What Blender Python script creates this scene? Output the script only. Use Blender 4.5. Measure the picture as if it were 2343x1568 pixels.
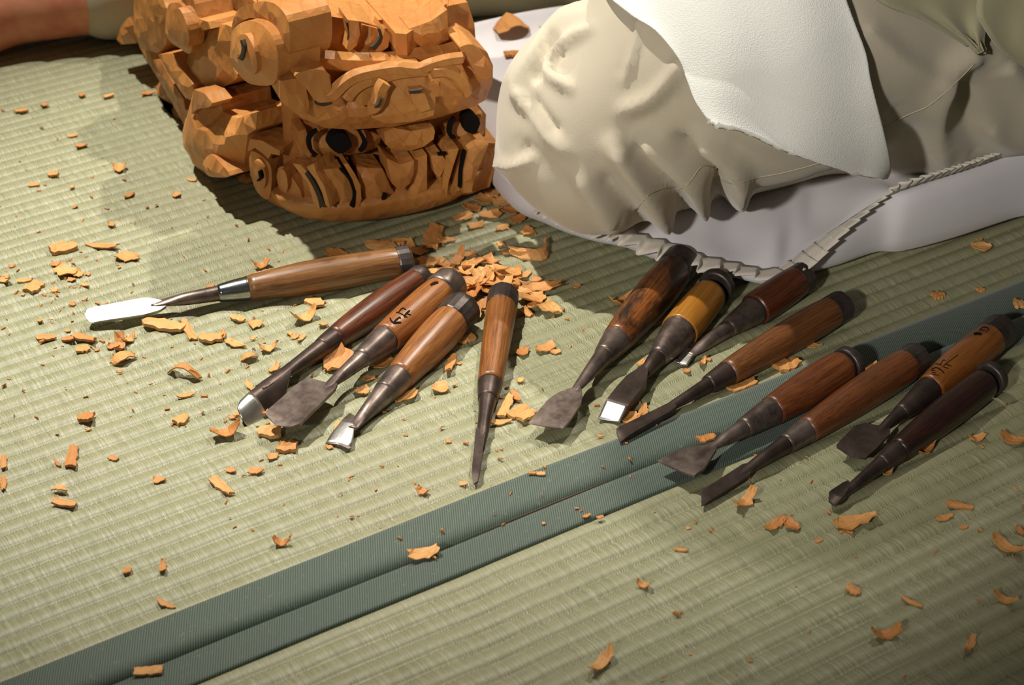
import bpy, math, random
import numpy as np
from mathutils import Matrix, Vector
from mathutils.geometry import delaunay_2d_cdt

random.seed(7); rng = np.random.default_rng(7)
for o in list(bpy.data.objects): bpy.data.objects.remove(o)
scene = bpy.context.scene; COL = scene.collection

# ------------------------------------------------------------------ camera
W, H = 2343.0, 1568.0
FPX = 4400.0; CX, CY = W/2, H/2
PITCH = math.atan(2844/FPX); CAMH = 0.864
cam = bpy.data.cameras.new('camera'); cam_o = bpy.data.objects.new('camera', cam); COL.objects.link(cam_o)
cam_o.location = (0, 0, CAMH); cam_o.rotation_euler = (math.pi/2-PITCH, 0, 0)
cam.sensor_width = 36; cam.lens = FPX/W*36; cam.clip_start = 0.02
cam.dof.use_dof = True; cam.dof.focus_distance = 1.53; cam.dof.aperture_fstop = 10
scene.camera = cam_o

# ------------------------------------------------------------------ world, lights, exposure
world = bpy.data.worlds.new('world'); scene.world = world; world.use_nodes = True
bg = world.node_tree.nodes['Background']
bg.inputs[0].default_value = (1.0, 0.9, 0.76, 1); bg.inputs[1].default_value = 0.06
scene.view_settings.view_transform = 'Standard'; scene.view_settings.look = 'None'
scene.view_settings.gamma = 1; scene.view_settings.exposure = 0.0
scene.view_settings.use_curve_mapping = False

def spot(name, loc, target, power, color, size_deg, blend, radius):
    l = bpy.data.lights.new(name, 'SPOT'); l.energy = power; l.color = color
    l.spot_size = math.radians(size_deg); l.spot_blend = blend; l.shadow_soft_size = radius
    o = bpy.data.objects.new(name, l); COL.objects.link(o); o.location = loc
    o.rotation_euler = (Vector(target)-Vector(loc)).to_track_quat('-Z', 'Y').to_euler(); return o
spot('ceiling_spot_key', (-1.05, 1.95, 2.8), (-0.22, 1.48, 0), 530, (1.0, 0.945, 0.84), 26, 1.0, 0.03)
spot('ceiling_spot_right', (0.85, 2.75, 2.8), (-0.15, 1.5, 0), 250, (1.0, 0.93, 0.80), 27, 1.0, 0.03)
spot('front_fill_spot', (-1.1, -1.25, 1.55), (0.36, 1.70, 0.12), 250, (1.0, 0.95, 0.87), 22, 1.0, 0.08)  # added fill to brighten cloth and carving from the front, no known fixture

# ------------------------------------------------------------------ projection helpers (photo pixel -> place)
Rv = np.array([1., 0, 0]); Fv = np.array([0, math.cos(PITCH), -math.sin(PITCH)]); Uv = np.array([0, math.sin(PITCH), math.cos(PITCH)])
CAM = np.array([0, 0, CAMH])
def ray(u, v): return Rv*(u-CX)/FPX - Uv*(v-CY)/FPX + Fv
def G(u, v, z=0.0):
    d = ray(u, v); return CAM + d*((z-CAMH)/d[2])
def ppm(P): return FPX/float((np.asarray(P)-CAM) @ Fv)
def on_plane(u, v, P0, n):
    d = ray(u, v); return CAM + d*(((P0-CAM) @ n)/(d @ n))

# ------------------------------------------------------------------ object helpers
def mesh_obj(name, verts, faces, mat, parent=None, smooth=False, frame=None):
    verts = np.asarray(verts, float)
    if frame is not None:
        inv = np.linalg.inv(frame); verts = verts @ inv[:3, :3].T + inv[:3, 3]
    me = bpy.data.meshes.new(name); me.from_pydata(verts.tolist(), [], [list(map(int, f)) for f in faces]); me.update()
    if mat: me.materials.append(mat)
    if smooth: me.polygons.foreach_set('use_smooth', [True]*len(me.polygons))
    o = bpy.data.objects.new(name, me); COL.objects.link(o)
    if parent is not None: o.parent = parent
    elif frame is not None: o.matrix_world = Matrix(frame.tolist())
    return o
def tag(o, label=None, cat=None, group=None, kind=None):
    if label: o['label'] = label
    if cat: o['category'] = cat
    if group: o['group'] = group
    if kind: o['kind'] = kind
    return o
def empty(name, frame, label, cat, group=None):
    o = bpy.data.objects.new(name, None); COL.objects.link(o); o.empty_display_size = 0.02
    o.matrix_world = Matrix(frame.tolist()); return tag(o, label, cat, group)
def trans(p): M = np.eye(4); M[:3, 3] = p; return M
def add_sub(o, levels=1):
    m = o.modifiers.new('sub', 'SUBSURF'); m.levels = levels; m.render_levels = levels

# ------------------------------------------------------------------ materials
def srgb(r, g, b):
    f = lambda c: (c/255/12.92) if c <= 10 else ((c/255+0.055)/1.055)**2.4
    return (f(r), f(g), f(b), 1)
class NT:
    def __init__(s, name):
        s.m = bpy.data.materials.new(name); s.m.use_nodes = True; s.t = s.m.node_tree
        s.b = s.t.nodes['Principled BSDF']
    def n(s, typ, **kw):
        nd = s.t.nodes.new(typ)
        for k, v in kw.items():
            if k.startswith('i_'):
                key = k[2:]; nd.inputs[int(key) if key.isdigit() else key].default_value = v
            else: setattr(nd, k, v)
        return nd
    def l(s, a, b): s.t.links.new(a, b)
    def coords(s, scale=(1, 1, 1), rot=(0, 0, 0), kind='Object'):
        tc = s.n('ShaderNodeTexCoord'); mp = s.n('ShaderNodeMapping'); s.l(tc.outputs[kind], mp.inputs[0])
        mp.inputs['Scale'].default_value = scale; mp.inputs['Rotation'].default_value = rot; return mp.outputs[0]
    def noise(s, vec, scale=1, detail=3, rough=0.5, dist=0.0):
        nd = s.n('ShaderNodeTexNoise'); nd.inputs['Scale'].default_value = scale; nd.inputs['Detail'].default_value = detail
        nd.inputs['Roughness'].default_value = rough; nd.inputs['Distortion'].default_value = dist; s.l(vec, nd.inputs['Vector']); return nd.outputs['Fac']
    def ramp(s, fac, stops):
        nd = s.n('ShaderNodeValToRGB'); e = nd.color_ramp.elements
        while len(e) < len(stops): e.new(0.5)
        for i, (p, c) in enumerate(stops): e[i].position = p; e[i].color = c
        s.l(fac, nd.inputs[0]); return nd.outputs[0]
    def mix(s, a, b, fac, mode='MIX'):
        nd = s.n('ShaderNodeMix', data_type='RGBA', blend_type=mode)
        for src, k in ((fac, 0), (a, 6), (b, 7)):
            if hasattr(src, 'links'): s.l(src, nd.inputs[k])
            else: nd.inputs[k].default_value = src
        return nd.outputs[2]
    def math(s, op, a, b=0.0, c=None):
        nd = s.n('ShaderNodeMath', operation=op)
        for k, src in enumerate((a, b) if c is None else (a, b, c)):
            if hasattr(src, 'links'): s.l(src, nd.inputs[k])
            else: nd.inputs[k].default_value = src
        return nd.outputs[0]
    def bump(s, h, strength=0.3, dist=0.001, nrm=None):
        nd = s.n('ShaderNodeBump'); nd.inputs['Strength'].default_value = strength; nd.inputs['Distance'].default_value = dist
        s.l(h, nd.inputs['Height'])
        if nrm is not None: s.l(nrm, nd.inputs['Normal'])
        return nd.outputs[0]
    def out(s, color=None, rough=None, metal=None, normal=None, **kw):
        for src, k in ((color, 'Base Color'), (rough, 'Roughness'), (metal, 'Metallic')):
            if src is None: continue
            if hasattr(src, 'links'): s.l(src, s.b.inputs[k])
            else: s.b.inputs[k].default_value = src
        if normal is not None: s.l(normal, s.b.inputs['Normal'])
        for k, v in kw.items(): s.b.inputs[k].default_value = v
        return s.m
K = (0, 0, 0, 1); WHT = (1, 1, 1, 1)
RIB = 0.0150

def mat_tatami(y0):
    t = NT('tatami_rush'); tc = t.n('ShaderNodeTexCoord'); sep = t.n('ShaderNodeSeparateXYZ'); t.l(tc.outputs['Object'], sep.inputs[0])
    x, y = sep.outputs[0], sep.outputs[1]
    v1 = t.coords((1100, 26, 1)); fib = t.noise(v1, 1, 3, 0.6)
    v2 = t.coords((420, 30, 1)); fib2 = t.noise(v2, 1, 2, 0.5)
    v3 = t.coords((3, 3, 3)); big = t.noise(v3, 1, 3, 0.5)
    base = t.ramp(fib, [(0.27, srgb(118, 119, 86)), (0.5, srgb(147, 147, 114)), (0.74, srgb(184, 180, 152))])
    base = t.mix(base, srgb(130, 136, 96), t.ramp(fib2, [(0.42, K), (0.75, (0.28, 0.28, 0.28, 1))]))
    base = t.mix(base, srgb(150, 142, 112), t.ramp(big, [(0.4, K), (0.8, (0.35, 0.35, 0.35, 1))]))
    ph = t.math('FRACT', t.math('DIVIDE', t.math('SUBTRACT', y, y0), RIB)); d = t.math('ABSOLUTE', t.math('SUBTRACT', ph, 0.5))   # 0.5 at the groove
    groove = t.math('SMOOTH_MIN', 1.0, t.math('MULTIPLY', t.math('MAXIMUM', t.math('SUBTRACT', d, 0.40), 0.0), 11.0), 0.05)
    dash = t.math('SINE', t.math('ADD', t.math('MULTIPLY', x, 2900.0), t.math('MULTIPLY', fib2, 9.0)))
    dark = t.math('MULTIPLY', groove, t.math('ADD', t.math('MULTIPLY', dash, 0.22), 0.34))
    base = t.mix(base, srgb(84, 82, 50), dark)
    lite = t.math('MULTIPLY', t.math('MAXIMUM', t.math('SUBTRACT', d, 0.28), 0.0), t.math('MAXIMUM', t.math('MULTIPLY', dash, 1.6), 0.0))
    hgt = t.math('ADD', t.math('MULTIPLY', fib, 0.8), t.math('MULTIPLY', t.math('MULTIPLY', dash, groove), 0.35))
    nrm = t.bump(hgt, 0.5, 0.0010)
    return t.out(base, t.ramp(fib2, [(0.3, (0.40,)*3+(1,)), (0.8, (0.58,)*3+(1,))]), None, nrm, **{'Specular IOR Level': 0.65})
def mat_border():
    t = NT('border_twill'); v = t.coords((1, 1, 1), (0, 0, math.radians(28)))
    w = t.n('ShaderNodeTexWave', wave_type='BANDS', bands_direction='X'); w.inputs['Scale'].default_value = 190; w.inputs['Distortion'].default_value = 0.3; t.l(v, w.inputs[0])
    nz = t.noise(t.coords((260, 260, 260)), 1, 2); nz2 = t.noise(t.coords((9, 9, 9)), 1, 3)
    c = t.ramp(w.outputs['Fac'], [(0.15, srgb(46, 58, 50)), (0.8, srgb(98, 114, 100))])
    c = t.mix(c, srgb(130, 134, 112), t.ramp(nz, [(0.62, K), (0.8, (0.5,)*3+(1,))]))
    c = t.mix(c, srgb(72, 84, 78), t.ramp(nz2, [(0.35, (0.3,)*3+(1,)), (0.7, K)]))
    return t.out(c, 0.62, None, t.bump(w.outputs['Fac'], 0.35, 0.0004), **{'Sheen Weight': 0.25, 'Specular IOR Level': 0.4})
def mat_cloth(name, col, col2, rough=0.85, weave=1400, bump=0.25, sheen=0.3, terry=False):
    t = NT(name); nz = t.noise(t.coords((7, 7, 7)), 1, 4, 0.6)
    c = t.ramp(nz, [(0.3, col2), (0.7, col)])
    if terry:
        vo = t.n('ShaderNodeTexVoronoi'); vo.inputs['Scale'].default_value = 900; t.l(t.coords(), vo.inputs['Vector'])
        n2 = t.noise(t.coords((500, 900, 900)), 1, 3, 0.6)
        h = t.math('ADD', vo.outputs['Distance'], t.math('MULTIPLY', n2, 0.9)); nrm = t.bump(h, 0.4, 0.0008)
    else:
        a = t.noise(t.coords((weave, weave*0.18, weave)), 1, 2); b = t.noise(t.coords((weave*0.18, weave, weave)), 1, 2)
        h = t.math('ADD', a, b); nrm = t.bump(h, bump, 0.0004)
    return t.out(c, rough, None, nrm, **{'Sheen Weight': sheen, 'Specular IOR Level': 0.2})
def mat_handle(name, dark, light, rough=0.42, pores=0.5, mottle=0.0, coat=0.25):
    t = NT(name); g = t.noise(t.coords((22, 620, 620)), 1, 4, 0.62, 0.3)
    c = t.ramp(g, [(0.36, dark), (0.66, light)])
    p = t.noise(t.coords((110, 1700, 1700)), 1, 2, 0.5)
    c = t.mix(c, tuple(x*0.28 for x in dark[:3])+(1,), t.ramp(p, [(0.60, K), (0.74, (pores,)*3+(1,))]))
    if mottle:
        m = t.noise(t.coords((22, 40, 40)), 1, 4, 0.65, 0.6)
        c = t.mix(c, srgb(26, 15, 9), t.ramp(m, [(0.44, (mottle,)*3+(1,)), (0.62, K)]))
    return t.out(c, rough, None, t.bump(g, 0.15, 0.0006), **{'Coat Weight': coat, 'Coat Roughness': 0.3})
def mat_steel(name, col, rough, col2=None, metal=0.72, scale=(120, 600, 600), bump=0.08):
    t = NT(name); g = t.noise(t.coords(scale), 1, 4, 0.65); b = t.noise(t.coords((60, 60, 60)), 1, 4, 0.65)
    c = t.ramp(b, [(0.3, col2 or tuple(x*0.6 for x in col[:3])+(1,)), (0.7, col)])
    r = t.math('ADD', t.math('MULTIPLY', g, 0.16), rough-0.08)
    return t.out(c, r, metal, t.bump(g, bump, 0.0004))
def mat_carving():
    t = NT('carved_pine'); v = t.coords((1, 1, 1), (0.25, 0.55, 0.35))
    w = t.n('ShaderNodeTexWave', wave_type='BANDS', bands_direction='X', wave_profile='SAW'); w.inputs['Scale'].default_value = 26; w.inputs['Distortion'].default_value = 3.2
    w.inputs['Detail'].default_value = 2; w.inputs['Detail Scale'].default_value = 0.9; t.l(v, w.inputs[0])
    fine = t.noise(t.coords((14, 260, 260), (0.2, 0.4, 0.3)), 1, 3, 0.6); big = t.noise(t.coords((11, 11, 11)), 1, 3, 0.5)
    c = t.ramp(big, [(0.3, srgb(162, 102, 48)), (0.7, srgb(198, 140, 76))])
    c = t.mix(c, srgb(166, 98, 42), t.ramp(w.outputs['Fac'], [(0.80, K), (0.95, (0.45,)*3+(1,)), (1.0, K)]))
    c = t.mix(c, srgb(176, 112, 56), t.ramp(fine, [(0.5, K), (0.8, (0.5,)*3+(1,))]))
    vo = t.n('ShaderNodeTexVoronoi'); vo.inputs['Scale'].default_value = 95; t.l(t.coords((1, 1, 0.55)), vo.inputs['Vector'])
    nrm = t.bump(t.math('ADD', t.math('MULTIPLY', vo.outputs['Distance'], 1.0), t.math('MULTIPLY', fine, 0.14)), 0.5, 0.003)
    return t.out(c, 0.5, None, nrm, **{'Specular IOR Level': 0.4})
def mat_chip(name, a, b, c3):
    t = NT(name); oi = t.n('ShaderNodeObjectInfo'); g = t.noise(t.coords((90, 900, 300)), 1, 3, 0.6)
    c = t.mix(a, b, oi.outputs['Random']); c = t.mix(c, c3, t.ramp(g, [(0.50, K), (0.74, (0.6,)*3+(1,))]))
    return t.out(c, 0.6, None, t.bump(g, 0.35, 0.0008))
def mat_plain(name, col, rough=0.6): return NT(name).out(col, rough, **{'Specular IOR Level': 0.5 if rough < 0.9 else 0.1})
def mat_skin():
    t = NT('skin'); n = t.noise(t.coords((28, 28, 28)), 1, 4, 0.6); c = t.ramp(n, [(0.3, srgb(196, 112, 86)), (0.7, srgb(222, 156, 124))])
    return t.out(c, 0.5, None, t.bump(t.noise(t.coords((300, 300, 300)), 1, 2), 0.1, 0.001), **{'Subsurface Weight': 0.15, 'Subsurface Scale': 0.01})
TATAMI, TATAMI2, BORDER = mat_tatami(0.0345), mat_tatami(-0.0275), mat_border()
TROUSER = mat_cloth('beige_cotton', srgb(194, 184, 164), srgb(180, 170, 150))
JACKET = mat_cloth('jacket_cotton', srgb(176, 170, 138), srgb(156, 150, 118))
CUSHION = mat_cloth('cushion_cotton', srgb(214, 210, 214), srgb(200, 196, 200), weave=2200, bump=0.1)
FRILL = mat_cloth('frill_cotton', srgb(222, 214, 200), srgb(208, 200, 188), weave=2200, bump=0.1)
TOWEL = mat_cloth('terry_towel', srgb(240, 240, 234), srgb(232, 232, 226), 0.95, terry=True, sheen=0.5)
SEAM = mat_plain('stitching', srgb(190, 178, 150), 0.9)
CARVE = mat_carving(); INK = mat_plain('black_ink', srgb(24, 20, 18), 0.9); GREYINK = mat_plain('faded_ink', srgb(66, 58, 48), 0.9)
CHIP = mat_chip('fresh_wood_chip', srgb(190, 126, 64), srgb(220, 166, 100), srgb(158, 94, 44))
CRUMB = mat_chip('wood_crumb', srgb(190, 124, 58), srgb(214, 152, 84), srgb(160, 98, 44))
SKIN = mat_skin()
IRON = mat_steel('forged_iron', srgb(96, 88, 84), 0.42, srgb(52, 46, 44))
DARKSTEEL = mat_steel('dark_steel', srgb(138, 124, 116), 0.40, srgb(72, 60, 56))
BLACKSTEEL = mat_steel('blackened_steel', srgb(92, 78, 72), 0.42, srgb(60, 50, 46))
BRIGHT = mat_steel('polished_steel', srgb(240, 238, 236), 0.33, srgb(222, 220, 216), 1.0, bump=0.03)
CHROME = mat_steel('bright_ferrule', srgb(178, 186, 190), 0.22, srgb(140, 148, 152), 1.0, bump=0.02)
BUTT = mat_plain('mushroomed_end_grain', srgb(120, 88, 50), 0.9)
FLOORM = mat_plain('subfloor_boards', srgb(110, 88, 62), 0.8)

# ------------------------------------------------------------------ floor: subfloor and two tatami mats
TH = math.radians(33.12); E1 = np.array([math.cos(TH), math.sin(TH), 0]); E2 = np.array([-math.sin(TH), math.cos(TH), 0])
W0 = 0.9210                                              # gap between the mats, measured along E2
FR = np.eye(4); FR[:3, 0] = E1; FR[:3, 1] = E2
fx0, fx1 = -2.3, 4.0
def boxmesh(x0, x1, y0, y1, z0, z1):
    v = [(x, y, z) for z in (z0, z1) for y in (y0, y1) for x in (x0, x1)]
    return v, [(0, 2, 3, 1), (4, 5, 7, 6), (0, 1, 5, 4), (2, 6, 7, 3), (0, 4, 6, 2), (1, 3, 7, 5)]
v, fc = boxmesh(-3, 4, -1.2, 4.2, -0.09, -0.056)
fl = mesh_obj('floor', v, fc, FLOORM); tag(fl, kind='structure'); fl.matrix_world = Matrix(FR.tolist())
def ribbed(y_edge, sgn, n_ribs):
    prof = []
    for k in range(n_ribs):
        for j in range(8):
            t = j/8.0; prof.append((k*RIB + t*RIB, t))
    prof.append((n_ribs*RIB, 0.0))
    xs = np.concatenate([np.linspace(-1.5, -0.2, 14), np.linspace(-0.19, 2.2, 150), np.linspace(2.3, 3.2, 8)])
    ph = rng.normal(size=(6, 3))
    verts = []
    for (dy, t) in prof:
        bump = 0.0024*(abs(math.sin(math.pi*t))**0.7) - 0.0024
        y = y_edge + sgn*dy
        wob = 0.0006*np.sin(xs*19+dy*3) + 0.0004*np.sin(xs*43+dy*7+1) + 0.0003*np.sin(xs*91+dy*21)
        dz = 0.0006*np.sin(xs*7+dy*9) + 0.0003*np.sin(xs*23-dy*40)
        for x, w_, d_ in zip(xs, wob, dz): verts.append((x, y+w_, bump+d_*0.4))
    n = len(xs); m = len(prof); faces = []
    for i in range(m-1):
        for j in range(n-1):
            q = (i*n+j, i*n+j+1, (i+1)*n+j+1, (i+1)*n+j)
            faces.append(q if sgn > 0 else q[::-1])
    return verts, faces
def strip(prof, x0=-1.5, x1=3.2, n=90):
    xs = np.linspace(x0, x1, n); verts = []
    for (y, z) in prof:
        for x in xs: verts.append((x, y+0.0008*math.sin(x*9+y*3)+0.0005*math.sin(x*21), z+0.0003*math.sin(x*17+y*50)))
    faces = [(i*n+j, i*n+j+1, (i+1)*n+j+1, (i+1)*n+j) for i in range(len(prof)-1) for j in range(n-1)]
    return verts, faces
def make_mat(label, y_a, y_b, sgn, n_ribs, bw):
    root = bpy.data.objects.new('tatami_mat', None); COL.objects.link(root); root.matrix_world = Matrix((FR @ trans((0, y_a, -0.055))).tolist())
    tag(root, label, 'mat'); off = np.array([0, -y_a, 0.055])
    def part(name, vf, m, smooth=True):
        vv = np.asarray(vf[0])+off; o = mesh_obj(name, vv, vf[1], m, root, smooth); return o
    rib = ribbed(y_a+sgn*(bw-0.004), sgn, n_ribs)
    vv = np.asarray(rib[0]); part('woven_cover', rib, TATAMI if sgn > 0 else TATAMI2)
    lo, hi = sorted((y_a+sgn*0.003, y_b)); part('straw_core', boxmesh(-1.5, 3.2, lo, hi, -0.055, -0.0035), FLOORM, False)
    e = sgn
    if sgn > 0:   # far mat: cloth rolls down into the gap
        prof = [(y_a+0.0005, -0.05), (y_a+0.0008, -0.009), (y_a+0.0025, -0.0035), (y_a+0.006, -0.0005), (y_a+0.012, 0.0012), (y_a+0.022, 0.0022), (y_a+bw-0.006, 0.0020), (y_a+bw-0.001, 0.0014), (y_a+bw, -0.0012)]
    else:
        prof = [(y_a-bw, -0.0012), (y_a-bw+0.0004, 0.0013), (y_a-bw+0.002, 0.0022), (y_a-bw+0.010, 0.0024), (y_a-0.010, 0.0024), (y_a-0.003, 0.0018), (y_a-0.0008, -0.001), (y_a-0.0005, -0.05)]
    part('cloth_border', strip(prof), BORDER)
    return root
make_mat('pale green tatami mat with a green cloth border, under the carving and the kneeling person', W0+0.0012, W0+1.62, 1, 104, 0.0385)
make_mat('green tatami mat nearest the viewer, its cloth border on its far edge', W0-0.0012, W0-0.95, -1, 62, 0.0315)

# ------------------------------------------------------------------ SDF tools
def sd_cone(P, a, b, ra, rb):
    a = np.asarray(a); b = np.asarray(b); ab = b-a; t = np.clip(((P-a) @ ab)/(ab @ ab), 0, 1)
    return np.linalg.norm(P-(a+t[..., None]*ab), axis=-1) - (ra+(rb-ra)*t)
def sd_ell(P, c, r):
    q = (P-np.asarray(c))/np.asarray(r); k = np.linalg.norm(q, axis=-1); return (k-1)*np.min(r)
def smin(a, b, k):
    h = np.clip(0.5+0.5*(b-a)/k, 0, 1); return b+(a-b)*h - k*h*(1-h)
def smax(a, b, k): return -smin(-a, -b, k)
def surface_nets(fn, lo, hi, h):
    lo = np.asarray(lo); n = np.ceil((np.asarray(hi)-lo)/h).astype(int)+1
    ax = [lo[i]+h*np.arange(n[i]) for i in range(3)]
    P = np.stack(np.meshgrid(*ax, indexing='ij'), -1).reshape(-1, 3)
    D = fn(P).reshape(n); S = D < 0
    c = np.zeros(np.array(n)-1, int); corners = [(i, j, k) for i in (0, 1) for j in (0, 1) for k in (0, 1)]
    sl = lambda A, o: A[o[0]:A.shape[0]-1+o[0], o[1]:A.shape[1]-1+o[1], o[2]:A.shape[2]-1+o[2]]
    for o in corners: c += sl(S, o)
    act = (c > 0) & (c < 8); idx = np.argwhere(act); vid = -np.ones(act.shape, int); vid[act] = np.arange(len(idx))
    acc = np.zeros((len(idx), 3)); cnt = np.zeros(len(idx))
    for a in range(8):
        for b in range(a+1, 8):
            oa, ob = np.array(corners[a]), np.array(corners[b])
            if np.abs(oa-ob).sum() != 1: continue
            ia, ib = idx+oa, idx+ob; da, db = D[tuple(ia.T)], D[tuple(ib.T)]; m = (da < 0) != (db < 0)
            t = np.where(m, da/np.where(m, da-db, 1), 0)
            acc += np.where(m[:, None], ia+t[:, None]*(ob-oa), 0); cnt += m
    V = lo + h*acc/cnt[:, None]; faces = []
    for d in range(3):
        e = [0, 0, 0]; e[d] = 1; d1, d2 = (d+1) % 3, (d+2) % 3
        A = S; B = np.roll(S, -1, d); ch = A != B; s_ = [slice(1, n[i]-1) for i in range(3)]; s_[d] = slice(0, n[d]-1)
        m = np.zeros_like(ch); m[tuple(s_)] = ch[tuple(s_)]
        q = np.argwhere(m); o1 = np.zeros(3, int); o1[d1] = 1; o2 = np.zeros(3, int); o2[d2] = 1
        f4 = np.stack([vid[tuple((q-o1-o2).T)], vid[tuple((q-o2).T)], vid[tuple(q.T)], vid[tuple((q-o1).T)]], 1)
        ins = S[tuple(q.T)]; f4[~ins] = f4[~ins][:, ::-1]; faces.append(f4)
    return V, np.concatenate(faces)
def trace(fn, uv, off=0.0, t0=1.0, t1=3.0):
    uv = np.asarray(uv, float); d = np.stack([ray(u, v) for u, v in uv]); d /= np.linalg.norm(d, axis=1)[:, None]
    t = np.full(len(uv), t0)
    for _ in range(90):
        s = fn(CAM+d*t[:, None])-off; t = np.minimum(t+np.clip(s, -0.02, 0.06)*0.75, t1)
    return CAM+d*t[:, None]
def catmull(pts, n=8, closed=False):
    p = np.asarray(pts, float); out = []; N = len(p)
    rng_ = range(N) if closed else range(N-1)
    for i in rng_:
        a = p[(i-1) % N] if closed or i > 0 else p[i]; b = p[i]; c = p[(i+1) % N]; d = p[(i+2) % N] if closed or i+2 < N else p[min(i+1, N-1)]
        for k in range(n):
            t = k/n; out.append(0.5*((2*b)+(c-a)*t+(2*a-5*b+4*c-d)*t*t+(-a+3*b-3*c+d)*t**3))
    if not closed: out.append(p[-1])
    return np.array(out)
def tube(pts, rad, seg=6, flat=1.0, up=None):
    pts = np.asarray(pts, float); n = len(pts); rad = np.broadcast_to(rad, (n,)); T = np.gradient(pts, axis=0); V = []; Fc = []
    ref = np.array([0, 0, 1.0]) if up is None else np.asarray(up, float)
    for i in range(n):
        t = T[i]/(np.linalg.norm(T[i])+1e-9); a = np.cross(t, ref); a /= np.linalg.norm(a)+1e-9; b = np.cross(a, t)
        for k in range(seg):
            an = 2*math.pi*k/seg; V.append(pts[i]+rad[i]*(math.cos(an)*a+flat*math.sin(an)*b))
    for i in range(n-1):
        for k in range(seg): Fc.append((i*seg+k, i*seg+(k+1) % seg, (i+1)*seg+(k+1) % seg, (i+1)*seg+k))
    Fc.append(tuple(range(seg))[::-1]); Fc.append(tuple((n-1)*seg+k for k in range(seg))); return V, Fc

# ------------------------------------------------------------------ carved lion head (relief pieces on real planes + core block)
HA = math.radians(20); XF = np.array([math.cos(HA), math.sin(HA), 0]); YF = np.array([-math.sin(HA), math.cos(HA), 0]); ZV = np.array([0, 0, 1.0])
PF0 = G(880, 522)
gS0, gS1 = G(600, 468), G(372, 268); DS = (gS1-gS0)/np.linalg.norm(gS1-gS0); NS = np.cross(ZV, DS)      # inward normal
if NS @ np.array([1, 0.3, 0]) < 0: NS = -NS
def pf(d): return (PF0+YF*d, YF, XF)
def ps(d): return (gS0+NS*d, NS, -DS)
OA = math.radians(-28); XO = np.array([math.cos(OA), math.sin(OA), 0]); YO = np.array([-math.sin(OA), math.cos(OA), 0]); PO0 = on_plane(745, 440, PF0, YF)
def po(d): return (PO0+YO*d, YO, XO)
HEADF = np.eye(4); HEADF[:3, 0] = XF; HEADF[:3, 1] = YF; HEADF[:3, 3] = G(850, 400)
head = empty('carved_lion_head', HEADF, 'large half-finished lion head carved from pale orange wood, black inked eyes', 'carving')
def relief(name, px, plane, depth=0.03, bulge=0.005, spacing=0.009, jit=0.0012, smooth_n=0, mat=None, edge=0.010, parent=None, tilt=(0, 0)):
    P0, n, X = plane; px = np.asarray(px, float)
    if smooth_n: px = catmull(px, smooth_n, True)
    pts = [on_plane(u, v, P0, n) for u, v in px]; a = np.array([[(p-P0) @ X, p[2]] for p in pts])
    # densify boundary
    B = []
    for i in range(len(a)):
        p, q = a[i], a[(i+1) % len(a)]; k = max(1, int(np.linalg.norm(q-p)/spacing))
        for j in range(k): B.append(p+(q-p)*j/k)
    B = np.array(B); nb = len(B); lo, hi = B.min(0), B.max(0)
    seg = [(B[i], B[(i+1) % nb]) for i in range(nb)]
    def bd(p):
        m = 9
        for s, e in seg:
            ab = e-s; t = np.clip(((p-s) @ ab)/(ab @ ab+1e-12), 0, 1); m = min(m, np.linalg.norm(p-s-t*ab))
        return m
    def inside(p):
        c = False
        for s, e in seg:
            if (s[1] > p[1]) != (e[1] > p[1]) and p[0] < (e[0]-s[0])*(p[1]-s[1])/(e[1]-s[1])+s[0]: c = not c
        return c
    I = []
    r0 = np.random.default_rng(len(px)*131+int(px[0][0]))
    for x in np.arange(lo[0], hi[0], spacing):
        for z in np.arange(lo[1], hi[1], spacing):
            p = np.array([x, z])+r0.uniform(-.35, .35, 2)*spacing
            if inside(p) and bd(p) > spacing*0.45: I.append(p)
    allp = [Vector(p) for p in B]+[Vector(p) for p in I]
    vo, eo, fo, _, _, _ = delaunay_2d_cdt(allp, [(i, (i+1) % nb) for i in range(nb)], [], 1, 1e-6)
    V = []; c = (lo+hi)/2
    for p in vo:
        q = np.array(p); d = bd(q); hgt = bulge*(1-math.exp(-d/edge))
        if d > 1e-4: hgt += r0.uniform(-jit, jit)*0.75
        hgt += tilt[0]*(q[0]-c[0])+tilt[1]*(q[1]-c[1])
        V.append(P0+X*q[0]+ZV*q[1]-P0[2]*0*ZV - n*hgt)
    V = [np.array([v_[0], v_[1], max(p[1], 0.0006)]) for v_, p in zip(V, vo)]
    nv = len(V); F_ = []
    side = np.cross(X, ZV) @ n
    for t in fo: F_.append(t if side < 0 else t[::-1])
    from collections import Counter
    cnt = Counter()
    for t in F_:
        for i in range(3): cnt[(t[i], t[(i+1) % 3])] += 1
    bnd = [(i, j) for (i, j) in cnt if (j, i) not in cnt]
    back = {}
    for i, j in bnd:
        for k in (i, j):
            if k not in back: back[k] = len(V); V.append(V[k]+n*depth)
    for i, j in bnd: F_.append((j, i, back[i], back[j]))
    o = mesh_obj(name, V, F_, mat or CARVE, parent or head, True, HEADF); md = o.modifiers.new('es', 'EDGE_SPLIT'); md.split_angle = math.radians(13); return o
def RND(p): return catmull(p, 3, True)
def ridge(name, px, plane, r0, r1=None, flat=0.8, mat=None, seg=6, n=5, lift=0.0):
    P0, nn, X = plane; c = catmull(px, n); pts = [on_plane(u, v, P0-nn*lift, nn) for u, v in c]
    r = np.linspace(r0, r1 if r1 is not None else r0, len(pts)); r[0] *= 0.35; r[-1] *= 0.35
    v, f_ = tube(pts, r, seg, flat, nn); return mesh_obj(name, v, f_, mat or CARVE, head, False, HEADF)
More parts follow.
